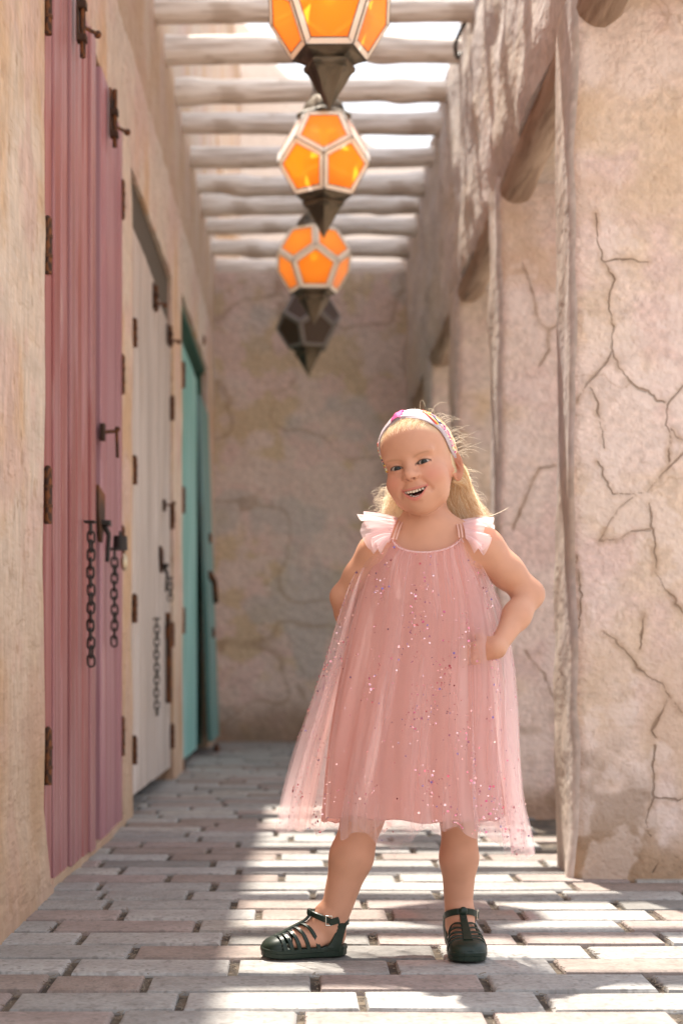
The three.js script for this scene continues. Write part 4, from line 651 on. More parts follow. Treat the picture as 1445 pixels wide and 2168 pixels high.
{
  const YC = 0.872, a = surfaceNets(bodySDF, [-0.03, -0.0, -3.30], [0.50, YC, -2.86], 0.0048), b = surfaceNets(bodySDF, [0.10, YC - 0.004, -3.20], [0.36, 1.09, -2.90], 0.0015);
  const pos = [], nor = [], col = [], body = [], ears = [];
  for (const g of [a, b]) {
    const o = pos.length / 3, soft = new Uint8Array(g.pos.length / 3);
    for (let i = 0; i < g.pos.length; i += 3) { const [x, y, z] = [g.pos[i], g.pos[i + 1], g.pos[i + 2]]; pos.push(x, y, z); nor.push(g.nor[i], g.nor[i + 1], g.nor[i + 2]); const c = skinAt(x, y, z); col.push(c[0], c[1], c[2]); if (y > 0.9) { const q = headLocal(x, y, z); soft[i / 3] = Math.abs(q[0]) > 0.0642 && q[1] < 0.018 && q[1] > -0.05 && q[2] > -0.05 && q[2] < 0.012 ? 1 : 0; } }
    for (let i = 0; i < g.idx.length; i += 3) (soft[g.idx[i]] && soft[g.idx[i + 1]] && soft[g.idx[i + 2]] ? ears : body).push(g.idx[i] + o, g.idx[i + 1] + o, g.idx[i + 2] + o);
  }
  const g = new THREE.BufferGeometry(); g.setAttribute('position', new THREE.Float32BufferAttribute(pos, 3)); g.setAttribute('normal', new THREE.Float32BufferAttribute(nor, 3)); g.setAttribute('color', new THREE.Float32BufferAttribute(col, 3));
  g.setIndex([...body, ...ears].length < 1 ? [] : body.concat(ears)); g.addGroup(0, body.length, 0); g.addGroup(body.length, ears.length, 1);
  mesh('body', g, [M.skin, M.earSkin], child);
}
const onHead = (m) => { m.applyMatrix4(HEADM); return m; };
{ // eyes, teeth, tongue
  const eyeTex = colorTex(256, 128, (u, v) => { const r = Math.acos(clamp(Math.sin(v * Math.PI) * Math.sin((u) * 2 * Math.PI), -1, 1)); const a = Math.atan2(v - 0.5, u - 0.25), n = fbm(a * 5 + 20, r * 14, 701, 2); let c = mix3([168, 156, 148], [150, 124, 114], sstep(0.7, 1.2, r)); c = mix3(mix3([20, 24, 22], [44, 50, 46], n), c, sstep(0.50, 0.54, r)); c = mix3([40, 46, 50], c, sstep(0.0, 1, Math.abs(r - 0.51) / 0.07)); c = mix3([10, 9, 9], c, sstep(0.20, 0.24, r)); return c; });
  const mat = phys({ map: eyeTex, roughness: 0.2, specularIntensity: 0.4, clearcoat: 0.25, clearcoatRoughness: 0.05 });
  for (const s of [-1, 1]) { const e = mesh('eye', new THREE.SphereGeometry(EYER, 40, 28), mat, child); e.position.set(s * EYEX, EYEY, EYEZ); e.rotation.set(0.10, 0.20, 0, 'YXZ'); e.updateMatrix(); onHead(e); }
  const tm = phys({ color: lin(0.80, 0.70, 0.58), roughness: 0.25, clearcoat: 0.5 });
  const row = (n, w0, yOf, h, zb, flip) => { const g = []; let x = -w0 * n / 2; for (let i = 0; i < n; i++) { const k = Math.abs(i - (n - 1) / 2), w = w0 * (k < 1 ? 1.08 : k < 2 ? 0.96 : 0.95), hh = h * (k < 1 ? 1.05 : k < 2 ? 0.95 : 1.0), cx = (i - (n - 1) / 2) * w0 * 1.04, b = new THREE.SphereGeometry(1, 10, 8); const p = b.attributes.position; for (let q = 0; q < p.count; q++) { const sg = (t) => Math.sign(t) * Math.pow(Math.abs(t), 0.6); p.setXYZ(q, sg(p.getX(q)) * w * 0.47, sg(p.getY(q)) * hh * 0.5, sg(p.getZ(q)) * 0.0022); } b.computeVertexNormals(); moved(b, cx, yOf(cx) + (flip ? hh * 0.32 : -hh * 0.30), zb - 15 * cx * cx, 0, Math.atan(26 * cx), 0); g.push(b); } return g; };
  row(8, 0.0058, lipUp, 0.0058, 0.0705).forEach((g) => onHead(mesh('tooth', g, tm, child)));
  row(6, 0.0048, lipLow, 0.0030, 0.0655, true).forEach((g) => onHead(mesh('tooth', g, tm, child)));
  onHead(mesh('tongue', new THREE.SphereGeometry(1, 16, 10).scale(0.015, 0.0045, 0.016).translate(0, -0.0585, 0.050), std({ color: lin(0.40, 0.11, 0.10), roughness: 0.4 }), child));
}
// ---------------------------------------------------------------- hair, headband
const headSurf = (dir, o = 0, c = V(0, 0.0, -0.012)) => { let a = 0.03, b = 0.16; for (let i = 0; i < 22; i++) { const m = (a + b) / 2; skullSDF(c.x + dir.x * m, c.y + dir.y * m, c.z + dir.z * m) < 0 ? (a = m) : (b = m); } return c.clone().addScaledVector(dir, a + o); };
const bandDir = (ph, al) => V(Math.sin(ph), Math.cos(ph) * Math.cos(al), Math.cos(ph) * Math.sin(al));
const toWorld = (v) => v.clone().applyMatrix4(HEADM);
function ribbons(list, width) {                                  // list of strands, each a list of world points {p, n?}
  const pos = [], idx = [], nor = [];
  for (const s of list) {
    const o = pos.length / 3, n = s.length;
    for (let i = 0; i < n; i++) {
      const t = s[Math.min(n - 1, i + 1)].clone().sub(s[Math.max(0, i - 1)]).normalize(), w = V(t.y, -t.x, s.tilt ?? 0).normalize(), k = (s.w ?? width) * (i === n - 1 ? 0.15 : 1 - 0.35 * i / n), m = w.clone().cross(t).normalize(); if (m.z < 0) m.negate();
      for (const e of [-1, 1]) { const q = s[i].clone().addScaledVector(w, e * k / 2); pos.push(q.x, q.y, q.z); const nn = m.clone().addScaledVector(w, e * 0.7).normalize(); nor.push(nn.x, nn.y, nn.z); }
    }
    for (let i = 0; i < n - 1; i++) { const a = o + i * 2; idx.push(a, a + 1, a + 2, a + 1, a + 3, a + 2); }
  }
  const g = new THREE.BufferGeometry(); g.setAttribute('position', new THREE.Float32BufferAttribute(pos, 3)); g.setAttribute('normal', new THREE.Float32BufferAttribute(nor, 3)); g.setIndex(idx); return g;
}
const curve = (pts, n, jitter) => { const c = new THREE.CatmullRomCurve3(pts); return Array.from({ length: n + 1 }, (_, i) => { const p = c.getPoint(i / n); return jitter ? jitter(p, i / n) : p; }); };
{
  M.hair = phys({ color: lin(0.80, 0.58, 0.33), roughness: 0.95, specularIntensity: 0.5, transmission: 0.5, thickness: 0 });
  M.hairBacklit = phys({ color: lin(0.97, 0.86, 0.68), roughness: 0.95, transmission: 0.65, thickness: 0 });  // paler copy, mostly on the left: backlit sun glow put into the colour
  const r = rng(801), long = [], pale = [];
  for (let i = 0; i < 4200; i++) {                                // long hair gathered behind the ears, falling behind the shoulders
    const u = r(), side = r() < 0.87 ? 1 : -1, h = r(), az = (side > 0 ? lerp(0.12, 1.0, Math.pow(u, 0.6)) : -lerp(0.12, 1.0, Math.pow(u, 0.6))) * 1.34;
    const el = 0.05 - 0.75 * h, d0 = V(Math.sin(az * 0.9) * Math.cos(el), Math.sin(el), -Math.cos(az * 0.9) * Math.cos(el)), p0 = toWorld(headSurf(d0, 0.001 + 0.006 * r()));
    const ex = side > 0 ? lerp(905, 1040, Math.pow(u, 0.8)) + (r() - 0.5) * 22 : lerp(900, 802, Math.pow(u, 0.7)) + (r() - 0.5) * 24, ey = lerp(1088, 1150, r()) + (side > 0 ? 6 : 4), dz = side < 0 ? -0.10 - 0.06 * r() : -0.085 - 0.05 * r() + 0.02 * u;
    const p3 = P(ex, ey, dz), mid = P(side > 0 ? lerp(900, 994, u) + r() * 10 : lerp(890, 818, u) - r() * 8, side > 0 ? 1036 + 16 * r() : 1056 + 12 * r(), -0.075 + 0.018 * u - 0.03 * r());
    const amp = side < 0 ? 0.002 + 0.008 * r() * u : 0.0008 + 0.0022 * r() * u, fq = 10 + 14 * r(), ph = r() * 6.28;
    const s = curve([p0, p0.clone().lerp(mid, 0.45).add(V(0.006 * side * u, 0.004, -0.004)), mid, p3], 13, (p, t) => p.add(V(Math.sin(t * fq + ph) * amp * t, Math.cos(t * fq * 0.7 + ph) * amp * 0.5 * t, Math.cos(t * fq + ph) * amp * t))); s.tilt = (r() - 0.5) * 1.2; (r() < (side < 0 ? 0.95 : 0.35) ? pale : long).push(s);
  }
  for (let i = 0; i < 620; i++) {                                // roots drawn back from the forehead to the band, lying on the head
    const ph = lerp(-0.95, 0.42, r()), a0 = lerp(0.66, 0.90, Math.pow(r(), 1.3)) - 0.30 * Math.pow(Math.abs(ph) / 1.12, 2.0) + (Math.abs(ph + 0.05) < 0.3 ? 0.03 : 0), sw = 0.18 + (r() - 0.5) * 0.3, lift = (0.0006 + 0.0022 * r()) + (ph < 0.30 && ph > -0.12 ? 0.0022 * r() : 0);
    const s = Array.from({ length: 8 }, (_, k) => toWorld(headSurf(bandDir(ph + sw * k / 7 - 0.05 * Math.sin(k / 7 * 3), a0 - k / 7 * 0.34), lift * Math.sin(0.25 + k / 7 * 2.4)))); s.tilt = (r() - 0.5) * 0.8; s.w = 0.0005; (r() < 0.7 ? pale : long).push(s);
  }
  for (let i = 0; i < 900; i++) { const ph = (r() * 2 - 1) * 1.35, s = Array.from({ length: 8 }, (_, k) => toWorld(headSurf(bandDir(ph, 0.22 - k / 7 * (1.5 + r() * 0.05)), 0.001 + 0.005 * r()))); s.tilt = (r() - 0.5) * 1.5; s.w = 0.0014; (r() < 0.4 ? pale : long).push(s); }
  const fly = [];
  for (let i = 0; i < 85; i++) {                                 // loose hairs standing off, lit from behind
    const right = r() < 0.62, ph = right ? 0.15 + r() * 1.35 : -0.9 + r() * 1.1, d = V(Math.sin(ph), Math.cos(ph), -0.1 - 0.7 * r()).normalize(), p0 = toWorld(headSurf(d, 0.002)), out = toWorld(d.clone().multiplyScalar(0.001)).sub(toWorld(V(0, 0, 0))).normalize(), len = 0.014 + 0.034 * r() * r() + (r() < 0.1 ? 0.018 : 0);
    const bend = V((right ? 0.5 : -0.4) + (r() - 0.5), -0.3 + (r() - 0.5) * 1.2, (r() - 0.5)).multiplyScalar(0.55);
    const s = curve([p0, p0.clone().addScaledVector(out, len * 0.5).addScaledVector(bend, len * 0.25), p0.clone().addScaledVector(out, len * 0.85).addScaledVector(bend, len * 0.9), p0.clone().addScaledVector(out, len).addScaledVector(bend, len * 2.0)], 9); s.w = 0.00034; fly.push(s);
  }
  for (let i = 0; i < 70; i++) { const s = curve((() => { const y = 1025 + r() * 85, x = 812 + r() * 20, l = 10 + 26 * r(); return [P(x + 12, y - 14, -0.06), P(x, y, -0.06), P(x - l * 0.7, y + 6 * (r() - 0.5), -0.055), P(x - l, y + 12 * r(), -0.055), P(x - l * 0.6, y + 18 * r(), -0.05)]; })(), 12); s.w = 0.00045; fly.push(s); }
  for (let i = 0; i < 46; i++) { const y = 985 + r() * 105, x = lerp(985, 1015, clamp((y - 1000) / 80)), l = 8 + 34 * r() * r(); const s = curve([P(x - 14, y - 12, -0.06), P(x, y, -0.06), P(x + l * 0.7, y + 10 * r() - 2, -0.06), P(x + l, y + 6 + 14 * (r() - 0.3), -0.055)], 9); s.w = 0.00045; fly.push(s); }
  { const s = curve([P(1005, 1092, -0.05), P(1035, 1092, -0.04), P(1058, 1084, -0.03), P(1076, 1074, -0.03)], 12); s.w = 0.0012; fly.push(s); }
  const h = mesh('hair', ribbons(long, 0.0007), M.hair, child); mesh('hair_strands', ribbons(pale, 0.0007), M.hairBacklit, h); mesh('loose_hair', ribbons(fly, 0.0005), M.hairBacklit, h, { kind: 'stuff' });
}
{
  const A0 = 0.10, A1 = 0.60;                                     // back and front edge of the band at the top of the head
  const wide = (ph) => 1 - 0.14 * Math.exp(-(((ph + 0.10) / 0.16) ** 2));
  const bandAt = (ph, s, o = 0) => { const m = (A0 + A1) / 2 + 0.10 * Math.pow(Math.abs(ph) / 1.6, 2), w = (A1 - A0) * wide(ph) * 0.5; return headSurf(bandDir(ph, m + (s * 2 - 1) * w * (1 + 0.35 * Math.abs(Math.sin(ph)))), 0.0035 + 0.0042 * Math.pow(Math.sin(Math.PI * clamp(s, 0.02, 0.98)), 0.5) + o); };
  const g = gridGeo(110, 22, (a, b) => { const ph = lerp(-1.60, 1.60, a), near = Math.exp(-(((ph + 0.10) / 0.30) ** 2)); const p = bandAt(ph, b, near * 0.0016 * Math.sin(b * 22 + ph * 3) + 0.0006 * Math.sin(b * 9 + ph * 7)); return [p.x, p.y, p.z]; }, (a, b) => [a * 4, b]);
  M.satin = phys({ color: lin(0.56, 0.46, 0.49), roughness: 0.6, sheen: 0.6, sheenColor: lin(1, 0.95, 0.95), sheenRoughness: 0.4, transmission: 0.18, thickness: 0 });
  const band = onHead(mesh('headband', g, M.satin, child));
  const rim = (s) => tubeGeo(Array.from({ length: 40 }, (_, i) => bandAt(lerp(-1.6, 1.6, i / 39), s, -0.0015)), 0.0016, 90, 6);
  mesh('hem', rim(0.99), M.satin, band); mesh('hem', rim(0.01), M.satin, band);
  const knot = gridGeo(18, 24, (a, b) => { const A = a * Math.PI * 2, s = b, p = bandAt(-0.115 + 0.105 * Math.cos(A), s, 0.0045 * Math.max(0, Math.sin(A)) - 0.004 * Math.max(0, -Math.sin(A)) + 0.0006 * Math.sin(A * 5 + b * 9)); return [p.x, p.y, p.z]; }, null, true);
  mesh('knot', knot, std({ color: lin(0.74, 0.01, 0.17), roughness: 0.7 }), band);
  // embroidery: bars, small flowers and outlines of beads
  const beads = [], B = (ph, s, c, k = 1) => beads.push([ph, s, c, k]), line = (a, b, n, c, k) => { for (let i = 0; i < n; i++) B(lerp(a[0], b[0], i / (n - 1)), lerp(a[1], b[1], i / (n - 1)), c, k); };
  const OR = [0.85, 0.20, 0.03], RD = [0.75, 0.07, 0.04], YE = [0.90, 0.72, 0.08], NV = [0.05, 0.05, 0.14], MG = [0.70, 0.10, 0.30], PK = [0.85, 0.42, 0.45], LG = [0.80, 0.84, 0.55];
  for (let k = 0; k < 3; k++) { line([0.30 + k * 0.025, 0.15], [0.33 + k * 0.025, 0.55], 12, k ? OR : RD, 1.1); line([0.36 + k * 0.02, 0.55], [0.62 + k * 0.02, 0.90 - k * 0.03], 18, k < 1 ? RD : k < 2 ? OR : YE, 1.05); line([0.40 + k * 0.02, 0.12], [0.43 + k * 0.02, 0.40], 8, k < 2 ? YE : OR, 1); line([0.40, 0.46 + 0.03 * k], [0.50, 0.36 + 0.04 * k], 8, OR, 1); }
  line([0.50, 0.20], [0.53, 0.45], 9, NV); line([0.53, 0.45], [0.66, 0.70], 12, NV); line([0.66, 0.70], [0.70, 0.52], 8, NV); line([0.70, 0.52], [0.80, 0.48], 6, NV); line([0.46, 0.14], [0.54, 0.18], 5, [0.34, 0.12, 0.5]);
  const flower = (ph, s, c) => { for (let i = 0; i < 6; i++) B(ph + 0.022 * Math.cos(i * 1.047), s + 0.055 * Math.sin(i * 1.047), c, 1.25); B(ph, s, YE, 1); };
  flower(0.80, 0.40, MG); flower(0.98, 0.55, MG); flower(1.03, 0.42, PK); flower(0.90, 0.66, PK); flower(1.16, 0.50, PK); flower(0.76, 0.68, PK); flower(1.30, 0.48, OR);
  const rb = rng(811); for (let i = 0; i < 70; i++) B(lerp(0.82, 1.45, rb()), lerp(0.2, 0.8, rb()), [PK, LG, [0.8, 0.6, 0.5], MG][Math.floor(rb() * 4)], 0.8 + 0.5 * rb());
  for (let i = 0; i < 110; i++) { const ph = -lerp(0.72, 1.5, rb()); B(ph, lerp(0.35, 0.98, rb()), [RD, OR, YE, NV, LG, PK][Math.floor(rb() * 6)], 0.9 + 0.5 * rb()); }
  const im = new THREE.InstancedMesh(new THREE.SphereGeometry(0.0017, 7, 5), std({ roughness: 0.35 }), beads.length), col = new THREE.Color();
  beads.forEach(([ph, s, c, k], i) => { const p = bandAt(ph, s, 0.0005); im.setMatrixAt(i, new THREE.Matrix4().makeScale(k, k, k).setPosition(p)); im.setColorAt(i, col.setRGB(...c)); });
  im.name = 'bead_embroidery'; im.userData.kind = 'stuff'; band.add(im);
}
// ---------------------------------------------------------------- dress
M.strap = std({ color: lin(0.62, 0.36, 0.29), roughness: 0.6 });
const dress = new THREE.Group(); dress.name = 'dress'; child.add(dress);
const PYS = [1128, 1150, 1180, 1230, 1300, 1400, 1500, 1600, 1700, 1760, 1820];
const SHAPES = {
  outer: { fold: true, L: [820, 800, 772, 746, 722, 692, 661, 631, 607, 599, 596], R: [988, 1000, 1012, 1036, 1060, 1077, 1085, 1088, 1094, 1105, 1113], b: [0.046, 0.056, 0.072, 0.090, 0.104, 0.122, 0.138, 0.152, 0.164, 0.170, 0.174] },
  middle: { L: [822, 803, 780, 757, 736, 710, 684, 660, 640, 630, 625], R: [986, 997, 1008, 1024, 1040, 1052, 1060, 1066, 1074, 1080, 1086], b: [0.044, 0.053, 0.067, 0.080, 0.090, 0.102, 0.113, 0.123, 0.132, 0.137, 0.140] },
  lining: { L: [826, 808, 790, 770, 752, 728, 708, 694, 686, 683, 682], R: [982, 993, 1003, 1014, 1024, 1032, 1039, 1047, 1057, 1061, 1062], b: [0.040, 0.049, 0.060, 0.068, 0.074, 0.084, 0.094, 0.103, 0.111, 0.115, 0.116] },
};
const topPY = (th) => { const a = Math.abs(Math.atan2(Math.sin(th), Math.cos(th))) * 180 / Math.PI; return a < 52 ? 1168 - 30 * Math.pow(a / 52, 2) : a < 128 ? 1138 + 74 * Math.pow(Math.sin((a - 52) / 76 * Math.PI), 0.7) : 1138 + 8 * Math.pow((a - 128) / 52, 2); };
function clothPoint(S, th, py, puff) {
  const L = smoothPiece(PYS, S.L, py), R = smoothPiece(PYS, S.R, py), b = smoothPiece(PYS, S.b, py), c = (L + R) / 2, a = (R - L) / 2, zc = -3.066 + 0.02 * sstep(1200, 1700, py), k = 1 + puff;
  const x = (c + a * k * Math.sin(th) - CX) / F * GD, y = EYE - (py - CY) / F * GD; const px = x / GD * F + CX, fold = S.fold ? 0.040 * sstep(1262, 1330, py) * sstep(1560, 1440, py) * sstep(1032, 1021, px) * sstep(880, 1000, px) * (Math.cos(th) > 0 ? 1 : 0) : 0;   // the front panel laps over the hand at her waist
  const z = zc + b * k * Math.cos(th) + fold, f = -z / GD; return V(x * f, EYE + (y - EYE) * f, z);
}
function pleats(seed, n, deep) {                                  // folds that run from the gathered neckline to the hem and open on the way
  const r = rng(seed), ph = [r() * 6, r() * 6, r() * 6, r() * 6];
  return (th, py) => { const t = clamp((py - 1140) / 620), w = th + 0.06 * Math.sin(th * 3 + ph[0]) * t + 0.02 * Math.sin(py * 0.012 + ph[1] + th * 5); const s1 = Math.sin(w * n + ph[2] + 1.6 * Math.sin(th * 2 + ph[3])), s2 = Math.sin(w * n * 1.87 + ph[1] + 2 * Math.sin(th * 3)), s3 = 2 * fbm(Math.cos(w) * 3 + 9, Math.sin(w) * 3 + 9, py * 0.0022, 3) - 1; const sharp = (s) => Math.sign(s) * Math.pow(Math.abs(s), 0.72); return deep * (0.25 + 0.75 * Math.sqrt(t)) * (0.55 * sharp(s1) + 0.32 * s2 + 0.55 * s3) * (1 - 0.55 * sstep(0.15, 0, t)); };
}
const hemOuter = (th) => { const d = Math.atan2(Math.sin(th), Math.cos(th)) * 180 / Math.PI, front = Math.abs(d) < 100; let h = piece([-180, -90, -60, -40, -20, -8, -4, 0, 10, 22, 30, 45, 70, 90, 130, 180], [1755, 1752, 1756, 1762, 1772, 1784, 1826, 1776, 1762, 1752, 1766, 1772, 1806, 1816, 1770, 1755], d); return h + 26 * (fbm(Math.cos(th) * 5 + 3, Math.sin(th) * 5 + 3, 1.5, 3) - 0.5) + 10 * Math.sin(th * 23) * (front ? 1 : 0.5); };
const hemMiddle = (th) => 1752 + 44 * (fbm(Math.cos(th) * 4 + 7, Math.sin(th) * 4 + 1, 4.5, 3) - 0.5) + 12 * Math.sin(th * 17 + 1);
const hemLining = (th) => 1734 + 6 * Math.sin(th * 3 + 1) + 3 * Math.sin(th * 11);
const cloth = (S, pl, hem, nu, nv) => { const f = (th, v) => { const py = lerp(topPY(th), hem(th), v); return clothPoint(S, th, py, pl(th, py)); }; const g = gridGeo(nu, nv, (a, b) => { const p = f(a * Math.PI * 2 - Math.PI, b); return [p.x, p.y, p.z]; }, (a, b) => [a, b], true); g.at = f; return g; };
const streaks = grayTex(1024, 64, (u, v) => { const a = fbm(u * 38, v * 1, 861, 3, 38, 1), b = fbm(u * 110, v * 2, 863, 2, 110, 2), c = fbm(u * 19, v * 1, 865, 2, 19, 1); return 0.30 + 0.7 * sstep(0.42, 0.75, 0.5 * a + 0.25 * b + 0.25 * c); });   // how closely the net lies in folds
M.tulle = phys({ color: lin(0.93, 0.75, 0.75), roughness: 1, specularIntensity: 0.2, sheen: 0.3, sheenColor: lin(1, 0.9, 0.9), transmission: 0.72, thickness: 0, transparent: true, opacity: 0.54, alphaMap: streaks });
M.tulleIn = phys({ color: lin(0.90, 0.65, 0.62), roughness: 1, specularIntensity: 0.2, transmission: 0.7, thickness: 0, transparent: true, opacity: 0.58, alphaMap: streaks });
M.frill = phys({ color: lin(0.94, 0.77, 0.77), roughness: 1, specularIntensity: 0.2, sheen: 0.3, sheenColor: lin(1, 0.9, 0.9), transmission: 0.6, thickness: 0, transparent: true, opacity: 0.58 });
M.lining = phys({ color: lin(0.72, 0.36, 0.29), roughness: 0.8, sheen: 0.3, sheenColor: lin(1, 0.7, 0.65), transmission: 0.42, thickness: 0 });
const outerG = cloth(SHAPES.outer, pleats(821, 17, 0.11), hemOuter, 420, 80);
mesh('lining', cloth(SHAPES.lining, pleats(831, 13, 0.055), hemLining, 240, 60), M.lining, dress);
mesh('under_tulle', cloth(SHAPES.middle, pleats(841, 14, 0.08), hemMiddle, 300, 60), M.tulleIn, dress);
const over = mesh('tulle_overlay', outerG, M.tulle, dress);
mesh('lining_hem', tubeGeo(Array.from({ length: 60 }, (_, i) => { const th = i / 60 * Math.PI * 2; return clothPoint(SHAPES.lining, th, hemLining(th), pleats(831, 13, 0.035)(th, hemLining(th))); }), 0.0016, 160, 5, true), M.lining, dress);
mesh('neckline', tubeGeo(Array.from({ length: 50 }, (_, i) => { const th = -0.93 + 1.86 * i / 49; return clothPoint(SHAPES.outer, th, topPY(th) + 1, 0.0 + 0.015 * Math.sin(i * 2.1)); }), 0.0016, 120, 6), M.frill, dress);
{ // straps and flutter sleeves
  const straps = [[[831, 1146, 0.018], [838, 1124, 0.006], [846, 1106, -0.022], [848, 1104, -0.060], [846, 1130, -0.095]], [[978, 1142, 0.020], [976, 1126, 0.008], [972, 1111, -0.020], [966, 1108, -0.060], [966, 1132, -0.095]]];
  straps.forEach((q, k) => {
    const pts = q.map((p) => P(...p)), s = k ? 1 : -1;
    for (const o of [0, 0.006]) { const c = curve(pts.map((p) => p.clone().add(V(o * -s, 0.003, 0.002))), 16); mesh('strap', bandGeo(c.map((p, i) => { const t = c[Math.min(16, i + 1)].clone().sub(c[Math.max(0, i - 1)]).normalize(), n = V(0, 0.7, 0.7).addScaledVector(t, -t.dot(V(0, 0.7, 0.7))).normalize(); return { p, n, s: n.clone().cross(t).normalize() }; }), 0.0036, 0.0010), M.strap, dress); }
    for (let layer = 0; layer < 3; layer++) {
      const r = rng(851 + k * 7 + layer), c = new THREE.CatmullRomCurve3([...pts.slice(0, 5)].map((p) => p.clone().add(V(s * 0.006, 0.004, 0))));
      const len = [0.078, 0.066, 0.050][layer], p1 = r() * 6, p2 = r() * 6;
      const g = gridGeo(90, 14, (a, b) => {
        const p = c.getPoint(clamp(a * 0.97)), front = sstep(0.35, 0, a), back = sstep(0.55, 1, a);
        const up = (k ? 0.30 : 0.34) - layer * 0.16 - 0.62 * front - 0.5 * back, out = V(s * (1 - 0.12 * front), up, 0.30 * front - 0.62 * back).normalize();
        const L = len * (0.78 + 0.22 * Math.sin(a * 5 + p1) + 0.12 * Math.sin(a * 17 + p2)) * (0.55 + 0.45 * Math.sin(Math.PI * clamp(a + 0.08)));
        const wv = b * (0.0075 * Math.sin(a * 26 + p1 + 1.2 * Math.sin(a * 7)) + 0.004 * Math.sin(a * 47 + p2));
        const gather = 0.0022 * Math.sin(a * 60 + p2) * (1 - b);
        return [p.x + out.x * L * b + 0.3 * wv * s, p.y + out.y * L * b + wv - 0.012 * b * b + gather, p.z + out.z * L * b + 0.7 * wv + 0.03 * b * (a - 0.4) * -0.6];
      }, (a, b) => [a * 3, b]);
      mesh('flutter_sleeve', g, M.frill, dress);
    }
  });
}
{ // sequins scattered in drifts over the overlay
  const r = rng(871), n = 1500, im = new THREE.InstancedMesh(new THREE.CylinderGeometry(1, 1, 0.22, 8), std({ roughness: 0.22, metalness: 0.85 }), n), col = new THREE.Color(), seeds = [];
  for (let i = 0; i < 60; i++) seeds.push([(r() * 2 - 1) * 1.75, 0.04 + 0.96 * Math.pow(r(), 0.8)]);
  const cols = [[0.85, 0.55, 0.55], [0.80, 0.40, 0.44], [0.70, 0.22, 0.30], [0.50, 0.10, 0.17], [0.20, 0.13, 0.30], [0.86, 0.60, 0.60], [0.28, 0.09, 0.13]];
  for (let i = 0; i < n; i++) {
    const s = seeds[Math.floor(r() * seeds.length)], free = r() < 0.28, g1 = () => r() + r() + r() - 1.5; const th = free ? (r() * 2 - 1) * 2.2 : s[0] + g1() * 0.09, v = clamp(free ? r() : s[1] + g1() * 0.085, 0.01, 0.985);
    const e = 0.004, p = outerG.at(th, v), du = outerG.at(th + e, v).sub(outerG.at(th - e, v)), dv = outerG.at(th, v + e).sub(outerG.at(th, v - e)), nn = dv.cross(du).normalize(); if (nn.x * Math.sin(th) + nn.z * Math.cos(th) < 0) nn.negate();
    const q = new THREE.Quaternion().setFromUnitVectors(V(0, 1, 0), nn.clone().add(V(g1() * 0.22, g1() * 0.22, g1() * 0.22)).normalize()), big = r(), k = big < 0.08 ? 0.0024 : big < 0.28 ? 0.0017 : 0.0009 + 0.0003 * r();
    im.setMatrixAt(i, new THREE.Matrix4().compose(p.addScaledVector(nn, 0.0012), q, V(k, k * 0.9, k))); im.setColorAt(i, col.setRGB(...cols[Math.floor(Math.pow(r(), 1.1) * cols.length)]));
  }
  im.name = 'sequins'; im.userData.kind = 'stuff'; dress.add(im);
}
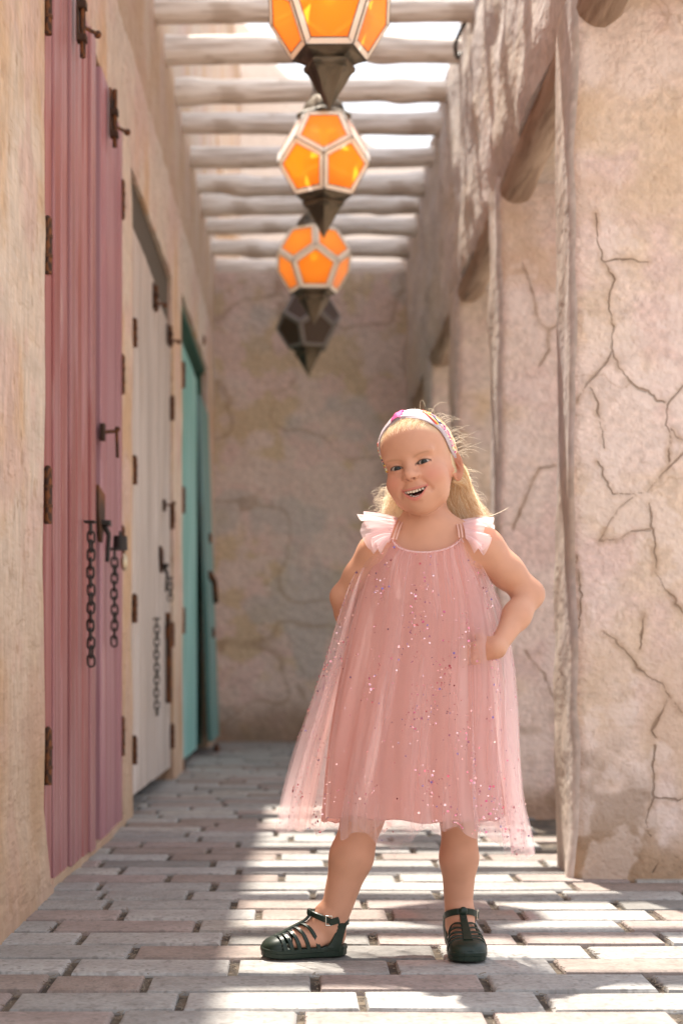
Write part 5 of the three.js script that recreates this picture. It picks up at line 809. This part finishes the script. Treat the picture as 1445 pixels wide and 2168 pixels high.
// ---------------------------------------------------------------- sandals
{
  M.jelly = phys({ color: lin(0.006, 0.017, 0.009), roughness: 0.45, specularIntensity: 0.7, clearcoat: 0.12, clearcoatRoughness: 0.25 });
  M.buckle = std({ color: lin(0.75, 0.70, 0.60), roughness: 0.25, metalness: 1 });
  const ZS = [0, 0.004, 0.014, 0.03, 0.06, 0.085, 0.11, 0.13, 0.148, 0.159, 0.1645, 0.166], HW = [0.004, 0.0125, 0.0225, 0.0262, 0.0262, 0.0300, 0.0350, 0.0356, 0.0315, 0.0230, 0.0120, 0.002];
  const hw = (z) => smoothPiece(ZS, HW, z), HZ = (z) => smoothPiece([0.03, 0.05, 0.07, 0.10, 0.13, 0.148, 0.16, 0.166], [0.066, 0.060, 0.054, 0.0400, 0.0245, 0.0185, 0.0110, 0.004], z);
  const dome = (a, z, o = 0) => { const c = Math.cos(a), s = Math.sin(a); return V((hw(z) - 0.001 + o) * Math.sign(c) * Math.pow(Math.abs(c), 0.75), 0.0165 + (HZ(z) + o) * Math.pow(Math.max(0, s), 0.72), z); };
  const strapBand = (f, n, w, th) => { const c = Array.from({ length: n + 1 }, (_, i) => f(i / n)); return bandGeo(c.map((p, i) => { const t = c[Math.min(n, i + 1)].clone().sub(c[Math.max(0, i - 1)]).normalize(), o = p.clone().sub(V(0, 0.02, clamp(p.z, 0.02, 0.13))); o.addScaledVector(t, -o.dot(t)).normalize(); return { p, n: o, s: o.clone().cross(t).normalize() }; }), w, th); };
  const soleG = (() => { const n = 60, pos = [], idx = [], out = []; for (let i = 0; i < n; i++) { const z = 0.166 * (0.5 - 0.5 * Math.cos(i / (n - 1) * Math.PI)); out.push([hw(z), z]); } for (let i = n - 2; i > 0; i--) out.push([-out[i][0], out[i][1]]); const N = out.length, lv = [[0.0, 0.92], [0.002, 1.0], [0.010, 1.02], [0.011, 1.055], [0.0165, 1.055], [0.0185, 1.0], [0.0185, 0.9]]; for (const [y, k] of lv) for (const [x, z] of out) pos.push(x * k, y + (y > 0.003 && z < 0.05 ? 0.0025 : 0) + (z > 0.13 ? (z - 0.13) * 0.08 : 0), (z - 0.083) * (1 + (k - 1) * 0.35) + 0.083); for (let l = 0; l < lv.length - 1; l++) for (let i = 0; i < N; i++) { const j = (i + 1) % N; idx.push(l * N + i, l * N + j, l * N + N + i, l * N + j, l * N + N + j, l * N + N + i); } for (const l of [0, lv.length - 1]) { for (let i = 1; i < N - 1; i++) idx.push(l * N, l * N + i, l * N + i + 1); } return toCreasedNormals(geoOf(pos, idx), 0.6); })();
  const capG = mergeGeometries([0.0022, 0].map((o, q) => gridGeo(28, 10, (a, b) => { const p = dome(lerp(0.02, Math.PI - 0.02, a), lerp(0.1355 + 0.004 * Math.cos((a - 0.5) * 6.28), 0.1655, b), o); return [p.x, p.y, p.z]; })));
  FEET.forEach((f, k) => {
    const sd = new THREE.Group(); sd.name = 'sandal'; sd.userData.label = k ? 'dark green jelly sandal pointing at the camera' : 'dark green jelly sandal turned sideways'; child.add(sd); sd.applyMatrix4(f.m);
    mesh('sole', soleG, M.jelly, sd); mesh('toe_cap', capG, M.jelly, sd);
    mesh('spine', strapBand((t) => { const z = lerp(0.140, 0.060, t); return dome(Math.PI / 2, z, 0.0012).add(V(0, t > 0.75 ? (t - 0.75) * 0.05 : 0, 0)); }, 14, (t) => lerp(0.020, 0.0125, t), 0.003), M.jelly, sd);
    for (const s of [0, 1]) [[0.090, 0.058], [0.103, 0.078], [0.115, 0.096], [0.125, 0.111], [0.133, 0.124]].forEach(([zs, ze]) => mesh('strap', strapBand((t) => dome(s ? Math.PI - lerp(Math.PI / 2 - 0.1, 0.0, t) : lerp(Math.PI / 2 - 0.1, 0.0, t), lerp(zs, ze, Math.pow(t, 1.2)), 0.0008), 10, (t) => 0.0066 + 0.002 * t, 0.0024), M.jelly, sd));
    const ring = [[0, 0.0830, 0.0705], [0.017, 0.0805, 0.064], [0.0285, 0.0735, 0.046], [0.0285, 0.0665, 0.025], [0.0185, 0.0650, 0.004], [0, 0.0660, -0.0025], [-0.0185, 0.0650, 0.004], [-0.0285, 0.0665, 0.025], [-0.0285, 0.0735, 0.046], [-0.017, 0.0805, 0.064]].map((p) => V(...p));
    const rc = new THREE.CatmullRomCurve3(ring, true), n = 44; mesh('ankle_strap', bandGeo(Array.from({ length: n }, (_, i) => { const p = rc.getPoint(i / n), t = rc.getTangent(i / n), o = p.clone().sub(V(0, p.y, 0.034)).setY(0).normalize(); o.addScaledVector(t, -o.dot(t)).normalize(); return { p, n: o, s: o.clone().cross(t).normalize() }; }), 0.0125, 0.0026, true), M.jelly, sd);
    for (const s of [-1, 1]) mesh('heel_counter', strapBand((t) => V(s * lerp(0.0292, 0.0262, t), lerp(0.066, 0.015, t), lerp(0.018, 0.030, t * t)), 8, (t) => 0.020 + 0.010 * Math.pow(2 * t - 1, 2), 0.0026), M.jelly, sd);
    mesh('knob', moved(new THREE.SphereGeometry(0.0085, 14, 10).scale(1, 1, 0.6), 0, 0.0835, 0.0725), M.jelly, sd);
    const bs = k ? 1 : 1, bk = new THREE.Group(); const fr = mesh('buckle', mergeGeometries([[-1, -1, 1, -1], [1, -1, 1, 1], [1, 1, -1, 1], [-1, 1, -1, -1]].map((e) => barGeo(V(0, e[0] * 0.009, e[1] * 0.006), V(0, e[2] * 0.009, e[3] * 0.006), 0.0011, 6))), M.buckle, sd); fr.position.set(bs * 0.0325, 0.0715, 0.040); fr.rotation.set(0, -0.25 * bs, 0);
    mesh('strap_end', moved(chamferBox(0.004, 0.012, 0.02, 0.0012), bs * 0.0345, 0.0705, 0.030, 0.3, -0.2 * bs, 0), M.jelly, sd);
  });
}
renderer.render(scene, camera);
